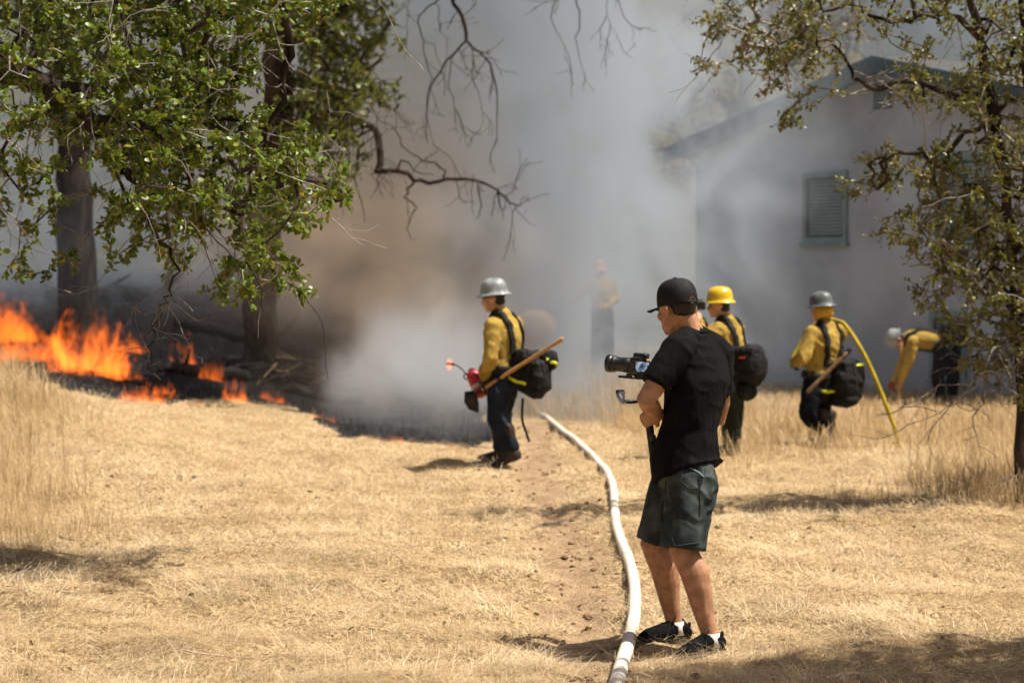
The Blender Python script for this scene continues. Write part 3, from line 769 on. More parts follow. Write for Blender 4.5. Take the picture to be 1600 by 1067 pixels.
# ---- firefighter in the yellow helmet, behind the cameraman
mats = dict(shirt=M['yshirt'], pants=M['pants_g'], glove=M['glove_t'], bare=True)
f2, J2, L2, H2, fw2, lf2 = firefighter('person in yellow hard hat raising a dark object to the face behind the cameraman', 23.5,
    dict(head=(1123, 478), neck=(1135, 502), che=(1137, 535), wai=(1142, 568), pel=(1144, 590),
         Lsho=(1121, 517, -.17), Lelb=(1097, 540, -.28), Lwri=(1093, 503, -.16), Rsho=(1150, 515, .17), Relb=(1112, 540, .28), Rwri=(1094, 500, .12),
         Lhip=(1140, 595, -.09), Lkne=(1141, 656, -.1), Rhip=(1148, 594, .09), Rkne=(1146, 655, .12), Lfoot=(1141, -.08, (-.95, .25, 0)), Rfoot=(1145, .25, (-.9, .4, 0))),
    (-.9, .4, 0), (-.97, .22, -.02), mats, hat=M['hat_yel'], curlL=.9, curlR=.9, palmL=Vector((-.3, .9, .1)), palmR=Vector((-.2, -.9, .1)), brim=.04)
ob = thing('small_camera', 'dark object held up to the face of the person in yellow helmet', 'camera', tuple(P(1094, 476, 23.5)))
cc = P(1094, 477, 23.47)
blob('casing', [box(cc, (.05, .06, .045)), box(cc + Vector((.01, 0, .05)), (.03, .03, .014))], .009, M['blackp'], ob, 3)
solid('lens_barrel', [loft([cc + Vector((-.045, 0, 0)), cc + Vector((-.11, .015, 0))], [.036, .038], n=18, cap='flat')], M['blackp'], ob)
pk2, at2, _ = packset('black pack with a small red mark on the person in yellow helmet', J2, fw2, lf2, P(1168, 568, 23.42),
        [((-.02, 0, .0), (.12, .17, .19)), ((.02, .02, -.26), (.09, .13, .075)), ((.12, .13, .08), (.05, .05, .12))], [[(.13, .19, -.02), (.11, .2, -.05)]])
solid('mark', [ell(at2(.0, .175, .06), (.035, .006, .012), frame(fw2, UP))], M['red'], pk2)
blob('rolled_cloth', [loft([at2(.14, .12, .17), at2(.13, .17, .05), at2(.12, .17, -.08)], [.035, .05, .035])], .01, pmat('grey_cloth', (.27, .21, .2), .9, .4, 20), pk2, 4, [(.05, .02)])

# ---- firefighter with the yellow hose over the shoulder
mats = dict(shirt=M['yshirt'], pants=M['pants'], glove=M['glove'])
f3, J3, L3, H3, fw3, lf3 = firefighter('person in dark grey hard hat stepping through tall grass with hose over shoulder', 25.0,
    dict(head=(1282, 484), neck=(1290, 509), che=(1289, 540), wai=(1284, 574), pel=(1280, 594),
         Lsho=(1268, 522, -.15), Lelb=(1254, 562, -.26), Lwri=(1241, 566, -.05), Rsho=(1312, 519, .15), Relb=(1296, 560, .34), Rwri=(1268, 560, .45),
         Lhip=(1273, 598, -.09), Lkne=(1261, 648, -.18), Rhip=(1289, 597, .09), Rkne=(1284, 650, .15), Lfoot=(1293, -.1, (-.85, .4, 0), .08), Rfoot=(1296, .3, (-.8, .5, 0))),
    (-.78, .62, 0), (-.85, .5, -.1), mats, hat=M['hat_dark'], curlL=1.0, curlR=1.0, shroud=True)
pk3, at3, _ = packset('black pack with yellow strips worn by the hose carrier', J3, fw3, lf3, P(1312, 590, 24.95),
        [((-.06, -.02, -.02), (.11, .17, .19)), ((.11, .14, -.06), (.08, .07, .12)), ((-.14, -.08, .05), (.06, .08, .1)), ((-.05, .02, -.22), (.11, .12, .06))],
        [[(.17, .2, -.03), (.11, .22, -.11), (.02, .21, -.14), (-.04, .19, -.13)], [(-.205, .0, .14), (-.215, -.08, .14), (-.215, -.15, .135)]], bulk=1.12)
ht = thing('hand_tool', 'short weathered wooden tool handle tucked across the pack of hose carrier', 'tool', tuple(P(1264, 611, 24.75)))
a, b = P(1263, 611, 24.72), P(1322, 552, 24.7)
solid('handle', [loft([a.lerp(b, t) for t in (0, .2, .5, .8, 1)], [.02, .019, .018, .021, .024], n=10)], M['wood_g'], ht)
solid('tool_head', [loft([b - (b - a).normalized() * .05, b + (b - a).normalized() * .06], [(.03, .022), (.024, .016)], n=10)], M['steel'], ht)

# ---- firefighter bending down by the house
mats = dict(shirt=M['yshirt'], pants=M['pants'], glove=M['glove_t'], gloveR=M['glove_r'])
f4, J4, L4, H4, fw4, lf4 = firefighter('person in silver hard hat bending down to the grass beside the house', 33.6,
    dict(head=(1404, 531), neck=(1421, 527), che=(1440, 529), wai=(1464, 533), pel=(1477, 543),
         Lsho=(1426, 534, -.17), Lelb=(1419, 566, -.2), Lwri=(1407, 596, -.16), Rsho=(1426, 530, .17), Relb=(1411, 563, .22), Rwri=(1396, 596, .16),
         Lhip=(1474, 548, -.09), Lkne=(1465, 590, -.13), Rhip=(1482, 547, .09), Rkne=(1489, 588, .14), Lfoot=(1470, -.1, (-.95, -.2, 0)), Rfoot=(1488, .2, (-.95, .1, 0))),
    (-.97, .1, 0), (-.25, .1, -.96), mats, hup=Vector((-.95, .05, .3)), hat=M['hat_grey'], curlL=.9, curlR=.7, brim=.035)
packset('black pack with lime strips on the back of the bending person', J4, fw4, lf4, P(1490, 523, 33.55),
        [((0, 0, .0), (.17, .17, .13)), ((-.08, .16, -.06), (.08, .06, .1)), ((.12, .02, .1), (.07, .12, .06))],
        [[(-.19, .1, .1), (-.2, .1, .03), (-.19, .1, -.03)], [(-.08, .22, -.13), (-.14, .22, -.09), (-.18, .21, -.02)]], straps=True)
ht = thing('hand_tool', 'upright wooden tool handle standing by the bending person', 'tool', tuple(P(1404, 616, 33.5)))
a, b = P(1404, 622, 33.45), P(1408, 538, 33.45); a.z = gzf(a.x, a.y)
solid('handle', [loft([a.lerp(b, t) for t in (0, .3, .7, 1)], [.02, .018, .018, .021], n=10)], M['wood'], ht)
solid('tool_head', [box(a + UP * .03, (.1, .012, .03))], M['steel'], ht, bevel=.004)

# ---- person far back in the smoke
mats = dict(shirt=M['yshirt'], pants=M['pants_g'], glove=M['glove_t'])
f5, J5, L5, H5, fw5, lf5 = firefighter('person in yellow shirt and reddish helmet faintly seen through the smoke', 37.5,
    dict(head=(934, 424), neck=(938, 436), che=(940, 455), wai=(941, 474), pel=(941, 489),
         Lsho=(926, 444, -.12), Lelb=(909, 458, -.2), Lwri=(899, 472, -.12), Rsho=(954, 444, .12), Relb=(962, 466, .1), Rwri=(948, 480, -.1),
         Lhip=(936, 492, -.06), Lkne=(932, 535, -.1), Rhip=(946, 492, .06), Rkne=(950, 535, .1), Lfoot=(930, -.1, (-.6, -.8, 0)), Rfoot=(951, .1, (-.3, -.9, 0))),
    (-.45, -.9, 0), (-.6, -.8, -.1), mats, hat=M['hat_pink'], curlL=.8, curlR=.8, brim=.035)
# ---- cameraman
Yc = 11.72
C = lambda px, py, dy=0.: P(px, py, Yc + dy)
root = thing('person', 'person in black cap, black t-shirt and dark denim shorts filming the fire', 'person', tuple(C(1075, 1003)))
hfw = Vector((-.63, .77, -.13)); hup = Vector((-.12, .1, 1))
hp, Lc, Mc = head_parts(C(1057, 484), hfw, hup, 1.0)
Lsho, Rsho = C(1060, 547, -.14), C(1120, 552, .12)
Lelb, Relb = C(1009, 625, -.22), C(1127, 652, .22)
Lwri, Rwri = C(1029, 648, -.01), C(1036, 590, .26)
Lhip, Rhip = C(1081, 722, -.09), C(1060, 720, .08)
Lkne, Rkne = C(1067, 857, -.15), C(1022, 850, .08)
def gp(px, dy):
    q = P(px, 900, Yc + dy); q.z = gzn(q.x, q.y); return q
Lheel, Rheel = gp(1126, -.14), gp(1071, .16)
Ltoe, Rtoe = gp(1042, -.36), gp(1005, .0)
Lfw, Rfw = (Ltoe - Lheel), (Rtoe - Rheel)
Lank = Lheel + Lfw.normalized() * .065 + UP * .085; Rank = Rheel + Rfw.normalized() * .065 + UP * .085
neck = C(1083, 521); che = C(1089, 592); wai = C(1077, 668); pel = C(1070, 722)
ss = (Lsho - Rsho).normalized(); sh = (Lhip - Rhip).normalized()
bp = list(hp)
bp.append(loft([neck - UP * .04, neck.lerp(Lc(-.02, 0, -.03), .5), Lc(-.025, 0, -.02)], [.075, .064, .062]))
bp.append(torso(pel, wai, che, neck, sh, ss, 0, .92, -.07))
bp.append(limb(Lsho, Lelb, Lwri, [.062, .060, .050, .047, .049, .040, .030, .029]))
bp.append(limb(Rsho, Relb, Rwri, [.062, .060, .048, .046, .048, .040, .030, .029]))
for a, k, h in ((Lank, Lkne, Lhip), (Rank, Rkne, Rhip)):
    # calf bulges backwards
    ax = (a - k).normalized(); bk = Vector((.92, -.1, .3)); bk = (bk - ax * bk.dot(ax)).normalized()
    bp.append(loft([h, h.lerp(k, .5), h.lerp(k, .85), k, k.lerp(a, .12) + bk * .006, k.lerp(a, .3) + bk * .020, k.lerp(a, .48) + bk * .014, k.lerp(a, .7) + bk * .004, k.lerp(a, .88), a, a - UP * .03],
                   [.095, .09, .074, .069, .067, .071, .064, .051, .042, .041, .042]))
hl = C(1012, 676, .03)          # gimbal handle position near the left hand
bp += hand_parts(Lwri, Vector((-.55, .35, -.25)), Vector((.15, .9, .1)), 1, [1.0, 1.05, 1.1, 1.1], .96, .05, .9)
bp += hand_parts(Rwri, Vector((-.55, -.6, .5)), Vector((-.7, .5, -.3)), -1, [.3, .4, .5, .6], .96, .08, .6)
blob('body', bp, .006, M['skin'], root, 4)
eyes(root, Lc, Mc)
blob('hair', [ell(Lc(-.03, 0, .03), (.084, .072, .075), Mc), ell(Lc(-.052, 0, -.008), (.052, .066, .04), Mc), ell(Lc(-.055, 0, .01), (.045, .0785, .035), Mc), ell(Lc(-.035, 0, .03), (.07, .078, .05), Mc)], .008, M['hair'], root, 3, [(.012, .004)])
# t-shirt
sp = [loft([pel - UP * .045 + Vector((.02, -.015, 0)), pel + UP * .02, wai, wai.lerp(che, .5), che, che.lerp(neck, .45), che.lerp(neck, .75), neck + (neck - che) * .03],
           [(.2, .18), (.192, .166), (.172, .136), (.187, .140), (.2, .144), (.190, .12), (.148, .095), (.078, .066)], [sh, sh, sh.lerp(ss, .3), sh.lerp(ss, .7), ss, ss, ss, ss], n=24, cap='flat')]
for s in (Lsho, Rsho): sp.append(loft([neck - UP * .02, neck.lerp(s, .5) + UP * .0, s], [.07, .07, .078], n=16))
for s, e, k in ((Lsho, Lelb, .70), (Rsho, Relb, .62)):
    sp.append(loft([s.lerp(neck, .25), s, s.lerp(e, .3), s.lerp(e, k * .8), s.lerp(e, k)], [.076, .082, .077, .073, .073], n=18, cap='flat'))
ts = blob('t_shirt', sp, .0075, M['tshirt'], root, 6, [(.25, .016)], [((.35, -.2, 1), .075, .34, .013), ((.9, -.3, -.35), .05, .2, .008), ((0, 0, 1), .03, .2, .003)])
v, f = loft([neck + (neck - che) * .03 + Vector((.070 * math.cos(t), .066 * math.sin(t), .006 * math.sin(t) + .006)) for t in np.linspace(0, 2 * math.pi, 33)], [.007] * 33, n=8, cap='flat')
solid('collar', (v, f), M['tshirt'], root)
# shorts
sw = [loft([pel + UP * .03, pel, pel - UP * .07, pel - UP * .12], [(.135, .11), (.15, .122), (.168, .146), (.12, .12)], sh, n=24, cap='flat')]
for h, k, r2, dn in ((Lhip, Lkne, .112, 1.0), (Rhip, Rkne, .096, .985)):
    bk = Vector((.015, 0, 0))
    sw.append(loft([h - UP * .02, h.lerp(k, .22) + bk, h.lerp(k, .45) + bk * .6, h.lerp(k, .75), h.lerp(k, dn)], [.1, .12, .118, r2 + .002, r2], n=20, cap='flat'))
so = blob('shorts', sw, .0075, M['denim'], root, 5, [(.2, .014)], [((.25, 0, 1), .065, .26, .012), ((1, -.2, -.3), .045, .15, .009)])
def onto(o, p, d, off=.002):
    "first surface hit on o from p along d (world)"
    q = Vector(o.location); par = o.parent
    if par is not None: q = q + Vector(par.location)
    ok, loc, nrm, i = o.ray_cast(p - q, d)
    return (loc + q + nrm * off, nrm) if ok else (None, None)
bpy.context.view_layer.update()
def surf(o, px, py, off=.003):
    o0 = Vector((0, 0, H)); d = ray(px, py).normalized()
    p, n = onto(o, o0, d, off); return p
def stitched(name, o, pts, r, mat, per=5, parent=root):
    q = []
    for (x1, y1), (x2, y2) in zip(pts[:-1], pts[1:]):
        for i in range(per): q.append((x1 + (x2 - x1) * i / per, y1 + (y2 - y1) * i / per))
    q.append(pts[-1]); q = [surf(o, a, b, r * .3) for a, b in q]; q = [p for p in q if p is not None]
    if len(q) > 2: return solid(name, [loft(q, [r] * len(q), n=6)], mat, parent)
# seams, pocket and hems of the shorts follow the cloth
M['seam'] = pmat('denim_seam', (.028, .034, .036), .85, .2, 60)
for sm in ([(1044, 716), (1040, 760), (1045, 810), (1053, 853)], [(1093, 742), (1094, 790), (1093, 806)], [(1030, 849), (1060, 852), (1092, 848)]):
    stitched('seam', so, sm, .0032, M['seam'])
stitched('pocket_edge', so, [(1068, 724), (1064, 752), (1078, 764), (1094, 762), (1100, 742), (1102, 734)], .003, M['seam'])
def patch(o, pts, mat, name, off=.004):
    q = [surf(o, a, b, off) for a, b in pts]
    if all(p is not None for p in q): solid(name, (q, [tuple(range(len(q)))]), mat, root, smooth=False, thick=.002)
stitched('pocket_lining', so, [(1078, 731), (1086, 735), (1093, 739), (1099, 745)], .004, M['denim_in'])
stitched('frayed_patch', so, [(1031, 718), (1032, 723), (1030, 728)], .005, M['denim_in'])
# socks and shoes
for hl_, fw, a in ((Lheel, Lfw, Lank), (Rheel, Rfw, Rank)):
    up, sl, at, s_, u_ = shoe_parts(hl_ + Vector(fw).normalized() * -.012, fw, .295, .051, .108)
    solid('sock', [loft([a - UP * .045, a - UP * .012, a + UP * .022], [.046, .0445, .0435], n=16, cap='flat')], M['sock'], root)
    sh_ = blob('shoe', [up, sl, loft([at(.2, .05), at(.2, .085)], [(.046, .04), (.05, .047)], None, cap='flat')], .0065, M['shoe'], root, 3, [(.02, .004)])
    s2 = solid('sole', [loft([at(-.01, .012), at(.2, .012), at(.45, .011), at(.7, .011), at(.9, .014), at(1.03, .02)], [(.03, .013), (.044, .014), (.04, .013), (.05, .013), (.045, .012), (.026, .008)], s_, n=16)], M['sole'], None); s2.parent = sh_; s2.location = (0, 0, 0)
    for i in range(4):
        t = .38 + .08 * i; z = .098 - .012 * i
        l_ = solid('lace', [loft([at(t, z - .014) + s_ * .028, at(t + .02, z + .004) + s_ * .008, at(t, z + .004) - s_ * .008, at(t + .02, z - .014) - s_ * .028], [.003] * 4, n=6)], M['blackp'], None); l_.parent = sh_
    bw = [at(.36, .1), at(.34, .13) + s_ * .02, at(.42, .135) + s_ * .045, at(.44, .105) + s_ * .03, at(.36, .1)]
    bw = catmull(bw, 4); l_ = solid('lace', [loft(bw, [.003] * len(bw), n=6)], M['blackp'], None); l_.parent = sh_
    t_ = solid('pull_tab', [loft([at(.05, .075), at(-.02, .1), at(-.01, .07)], [(.011, .004)] * 3, s_, n=8)], M['shoe'], None); t_.parent = sh_
# cap
n = 36; v = []; f = []
cc = Lc(-.012, 0, .045); CM = Mc
prof = [(.0, .106), (.03, .104), (.058, .096), (.08, .08), (.094, .056), (.1, .028), (.102, .0), (.1015, -.026)]
def cpt(r, z, a):
    sm = 1 - .012 * math.exp(-(((a * 6 / (2 * math.pi)) % 1 - .5) / .06) ** 2)
    lo = 0
    if z < .05 and math.cos(a) < -.93: lo = 0
    return cc + CM @ Vector((r * 1.08 * math.cos(a) * sm, r * .86 * math.sin(a) * sm, z))
for r, z in prof:
    for i in range(n): v.append(cpt(max(r, .001), z, 2 * math.pi * i / n))
for j in range(len(prof) - 1):
    for i in range(n): f.append((j * n + i, j * n + (i + 1) % n, (j + 1) * n + (i + 1) % n, (j + 1) * n + i))
cap = solid('cap', (v, f), M['cap'], root, thick=.004, sub=1)
k_ = solid('button', [ell(cc + CM @ Vector((0, 0, .108)), (.009, .009, .005), CM)], M['cap'], None); k_.parent = cap
v = []; f = []
for j, t in enumerate(np.linspace(0, 1, 6)):
    for i in range(15):
        a = (i / 14 - .5) * 2.3; x = .102 * math.cos(a) * 1.06; y = .086 * math.sin(a)
        ex = .088 * t * math.cos(a * .62) ** 1.2
        v.append(cc + CM @ Vector((x + ex, y * (1 + .05 * t), -.02 - .026 * (y / .086) ** 2 * (.4 + .6 * t) - .006 * t)))
for j in range(5):
    for i in range(14): f.append((j * 15 + i, j * 15 + i + 1, (j + 1) * 15 + i + 1, (j + 1) * 15 + i))
b_ = solid('brim', (v, f), M['cap'], None, thick=.004, sub=1); b_.parent = cap; b_.location = (0, 0, 0)
# rear opening with strap
q = []
for i in range(13):
    a = math.pi + (i / 12 - .5) * .8
    q.append((a, .0))
op = [cpt(.1035, -.018 + .036 * math.sin(math.pi * i / 12), math.pi + (i / 12 - .5) * .75) + CM @ Vector((-.002, 0, 0)) for i in range(13)]
b_ = solid('rear_opening', (op, [tuple(range(13))]), pmat('nape_hair', (.13, .06, .04), .7, .5, 90, .2), None, smooth=False, thick=.002); b_.parent = cap
b_ = solid('opening_edge', [loft(op, [.003] * 13, n=6)], M['cap'], None); b_.parent = cap
b_ = solid('adjuster', [loft([cpt(.1025, -.020, math.pi + t) for t in np.linspace(-.42, .42, 9)], [(.007, .004)] * 9, UP, n=8)], M['cap'], None); b_.parent = cap
b_ = solid('adjuster_tag', [box(cpt(.105, -.026, math.pi - .1), (.0012, .006, .002), CM)], M['silver'], None, smooth=False); b_.parent = cap

# ---- camera on its gimbal
cr = thing('camera_rig', 'black camera with long lens on a handheld gimbal held by the cameraman', 'camera', tuple(C(1018, 710, .05)))
cf = Vector((-.86, .46, .06)).normalized(); CMx = frame(cf, UP)      # lens direction
cb = C(998, 571, .2)
K = lambda a, l, u: cb + CMx @ Vector((a, l, u))
blob('camera_body', [box(K(0, 0, 0), (.026, .058, .04), CMx), box(K(-.006, 0, .048), (.03, .022, .014), CMx), box(K(.012, -.05, 0), (.034, .014, .04), CMx)], .005, M['blackp'], cr, 2)
solid('viewfinder', [loft([K(-.025, 0, .05), K(-.046, 0, .05)], [(.022, .014)] * 2, Vector(CMx.col[1]), n=14, cap='flat')], M['rubber'], cr)
solid('lens_barrel', [loft([K(.02, .004, -.002), K(.04, .004, -.002), K(.045, .004, -.002), K(.07, .004, -.002), K(.075, .004, -.002), K(.12, .004, -.002), K(.125, .004, -.002), K(.14, .004, -.002)], [.034, .034, .038, .038, .0365, .0365, .041, .042], n=28, cap='flat')], M['blackp'], cr)
solid('lens_hood', [loft([K(.135, .004, -.002), K(.165, .004, -.002)], [.042, .045], n=28, cap='flat')], M['blackp'], cr)
g_ = solid('front_glass', [ell(K(.163, .004, -.002), (.006, .036, .036), CMx)], M['glass'], cr)
g = NG('camera_screen'); c = g.coord('Object'); z_ = g.noise(g.scale(c, (1, 1, 1)), 60, 4, .7)
em = g.n('ShaderNodeEmission'); g.put(em.inputs[0], g.mix(g.rng(z_, .42, .6), (.05, .08, .12), (.5, .6, .72))); em.inputs[1].default_value = .5
M['screen'] = g.done(em.outputs[0])
scM = frame(Vector((.35, -.9, .1)), UP)     # flip screen turned to the operator and the viewer
sc0 = K(-.03, .03, -.002) + Vector((-.0, -.03, 0))
s_ = solid('screen', [box(sc0, (.005, .044, .030), scM)], M['blackp'], cr, smooth=False, bevel=.003)
e_ = solid('display', [box(sc0 + scM @ Vector((.006, 0, 0)), (.0008, .036, .024), scM)], M['screen'], None, smooth=False); e_.parent = s_
e_ = solid('screen_bezel', [box(sc0 + scM @ Vector((.0058, 0, 0)), (.0006, .040, .0275), scM)], M['silver'], None, smooth=False); e_.parent = s_
solid('base_plate', [box(K(.005, 0, -.048), (.05, .025, .007), CMx), box(K(.04, 0, -.062), (.06, .02, .006), CMx)], M['blackp'], cr, smooth=False, bevel=.003)
solid('knob', [loft([K(.005, .03, -.05), K(.005, .045, -.05)], [.009, .009], n=12, cap='flat')], M['silver'], cr)
tm = C(972, 622, .02)
solid('tilt_motor', [loft([C(967, 617, .02), C(974, 631, .0)], [.017, .017], n=18, cap='flat'), box(C(971, 618, .02), (.016, .012, .02))], M['silver'], cr, bevel=.002)
solid('motor_cap', [loft([C(963, 613, .02), C(975, 613, .03)], [.013, .013], n=16, cap='flat')], M['blackp'], cr)
solid('roll_arm', [loft(catmull([C(974, 628, .02), C(985, 628, .05), C(1000, 626, .08)], 4), [.012] * 9, n=12)], M['silver'], cr)
solid('upright_arm', [loft(catmull([C(1000, 626, .08), C(1016, 620, .16), C(1012, 600, .2), C(1004, 590, .2)], 5), [(.014, .009)] * 16, n=12)], M['blackp'], cr)
solid('pan_motor', [loft([C(1010, 634, .07), C(1013, 648, .06)], [.024, .024], n=20, cap='flat')], M['blackp'], cr)
solid('handle', [loft([C(1013, 646, .06), C(1014, 660, .055), C(1017, 682, .05), C(1019, 700, .05), C(1021, 722, .05)], [.018, .0195, .019, .0175, .0165], n=18)], M['rubber'], cr)
solid('control_pad', [box(C(1019, 683, .03), (.011, .008, .02))], M['blackp'], cr, bevel=.003)
st = catmull([C(1022, 680, .02), C(1025, 700, .015), C(1021, 716, .03)], 5); solid('wrist_strap', [loft(st, [(.008, .002)] * len(st), n=6)], M['strap'], cr)

# ------------------------------------------------------------------ hoses, tank
def lay(pts, r, lift=1.):
    q = catmull(pts, 10); out = []
    for p in q: p = Vector(p); p.z = gzn(p.x, p.y) + r * .85 * lift; out.append(p)
    return out
hp_ = [G(*q) for q in [(952, 1100), (962, 1062), (985, 1000), (992, 950), (988, 905), (972, 862), (962, 820), (957, 770), (940, 730), (900, 695), (868, 668), (845, 648), (822, 626), (806, 610)]]
hq = lay(hp_, .037)
zz = np.convolve(np.pad([p.z for p in hq], 5, 'edge'), np.ones(11) / 11, 'valid')
for p, z in zip(hq, zz): p.z = z + .006
g = NG('hose_canvas_weave'); c = g.coord('Generated'); co = g.coord('Object')
n1 = g.noise(co, 5, 4); n2 = g.noise(co, 220, 2)
cc_ = g.mix(g.rng(n1, .35, .7), (.58, .52, .44), (.67, .61, .53))
cc_ = g.mix(g.mul(g.rng(g.noise(co, 45, 3), .6, .75), .35), cc_, (.40, .33, .25))
M['hose_w'] = g.done(g.bsdf(cc_, .85, .12, g.bump(n2, .5, .0015)))
rr = [(.034, .031) for i in range(len(hq))]
wh = solid('fire_hose', [loft(hq, rr, Vector((1, 0, 0)), n=20)], M['hose_w'])
tag(wh, 'white canvas fire hose curving down the dirt track beside the cameraman', 'hose')
hc = Vector(hq[len(hq) // 2])
# charged yellow hose over the shoulder
yp = [P(1238, 560, 25.3), P(1262, 520, 25.35), P(1285, 500, 25.3), J3['Rsho'] + Vector((-.03, -.06, .115)), P(1322, 510, 25.02), P(1348, 550, 24.9), P(1370, 597, 24.85), P(1389, 645, 24.8), P(1402, 682, 24.8), P(1407, 704, 24.78)]
e = P(1409, 716, 24.75); e.z = gzn(e.x, e.y) + .02; yp.append(e)
yp += [Vector((e.x + .03, e.y + .25, e.z - .01)), Vector((e.x + .06, e.y + .8, e.z - .02)), Vector((e.x - .1, e.y + 2.5, gzf(e.x, e.y + 2.5) + .01))]
yq = catmull(yp, 8)
yh = solid('fire_hose', [loft(yq, [.022] * len(yq), n=14)], M['hose_y']); tag(yh, 'yellow hose arching from the shoulder of hose carrier down to the tall grass', 'hose')
yq = lay([G(*q) for q in [(846, 574), (880, 582), (925, 596), (970, 607), (1010, 614), (1060, 622)]], .022)
for p in yq: p.z += .16
yl = solid('fire_hose', [loft(yq, [.024] * len(yq), n=12)], M['hose_y']); tag(yl, 'thin yellow hose lying across the pale grass left of the cameraman', 'hose')
# tan tank in the smoke
tk = P(838, 560, 35.0); tk.z = gzf(tk.x, tk.y)
t_ = thing('storage_tank', 'pale tan round ended tank in the smoke behind the walking person', 'tank', tuple(tk))
c0 = Vector((P(832, 517, 35).x, 35, P(832, 517, 35).z)); axx = Vector((.06, 1, 0)).normalized(); r_ = .29
pts = []; rad = []
for i in range(9):
    a = math.pi / 2 * i / 8; pts.append(c0 - axx * r_ * .5 * math.cos(a)); rad.append(max(.01, r_ * math.sin(a)))
pts += [c0 + axx * .8, c0 + axx * 1.6]; rad += [r_, r_]
for i in range(1, 9):
    a = math.pi / 2 * (1 - i / 8); pts.append(c0 + axx * (1.6 + r_ * .5 * math.cos(a))); rad.append(max(.01, r_ * math.sin(a)))
solid('shell', [loft(pts, rad, n=28, cap='flat')], M['tank'], t_)
for q in (.3, 1.3):
    b = c0 + axx * q; g0 = gzf(b.x, b.y)
    solid('saddle', [box((b.x, b.y, (g0 - .1 + b.z - .2) / 2), (.2, .05, (b.z - .2 - g0 + .1) / 2), frame(axx, UP) if False else Matrix.Identity(3))], M['steel'], t_, bevel=.01)
# ------------------------------------------------------------------ trees
def leaf_mat(name, a, b, c, spec=.45, rough=.42):
    g = NG(name); t = g.attr('tint'); nz = g.noise(g.coord('Object'), 40, 2)
    col = g.mix(g.rng(t, .0, .6, smooth=False), a, b); col = g.mix(g.rng(t, .86, .97), col, c)
    col = g.mix(g.mul(g.rng(nz, .5, .7), .25), col, tuple(q * .5 for q in a))
    s1 = g.bsdf(col, rough, spec)
    tr = g.n('ShaderNodeBsdfTranslucent'); g.put(tr.inputs[0], g.mix(.5, col, (.16, .17, .01)))
    mx = g.n('ShaderNodeMixShader'); mx.inputs[0].default_value = .3
    g.t.links.new(s1, mx.inputs[1]); g.t.links.new(tr.outputs[0], mx.inputs[2])
    return g.done(mx.outputs[0])
M['leaf_green'] = leaf_mat('oak_leaf', (.055, .10, .010), (.15, .215, .02), (.28, .22, .025))
M['leaf_mid'] = leaf_mat('oak_leaf_far', (.055, .075, .015), (.14, .16, .03), (.2, .15, .03))
M['leaf_olive'] = leaf_mat('oak_leaf_dry', (.07, .085, .018), (.18, .18, .032), (.26, .15, .03))
M['leaf_dry'] = leaf_mat('dry_leaf', (.12, .085, .04), (.24, .17, .09), (.3, .16, .07))
M['bark'] = pmat('oak_bark', (.055, .042, .034), .95, .5, 9, .1, 26, 1, .02, stretch=(1, 1, .35), col2=(.022, .017, .014))
M['twig'] = pmat('grey_twig', (.27, .235, .21), .9, .4, 30, .1, 80, .5, .003)
M['deadwood'] = pmat('dead_wood', (.085, .072, .062), .92, .4, 20, .1, 60, .5, .004)
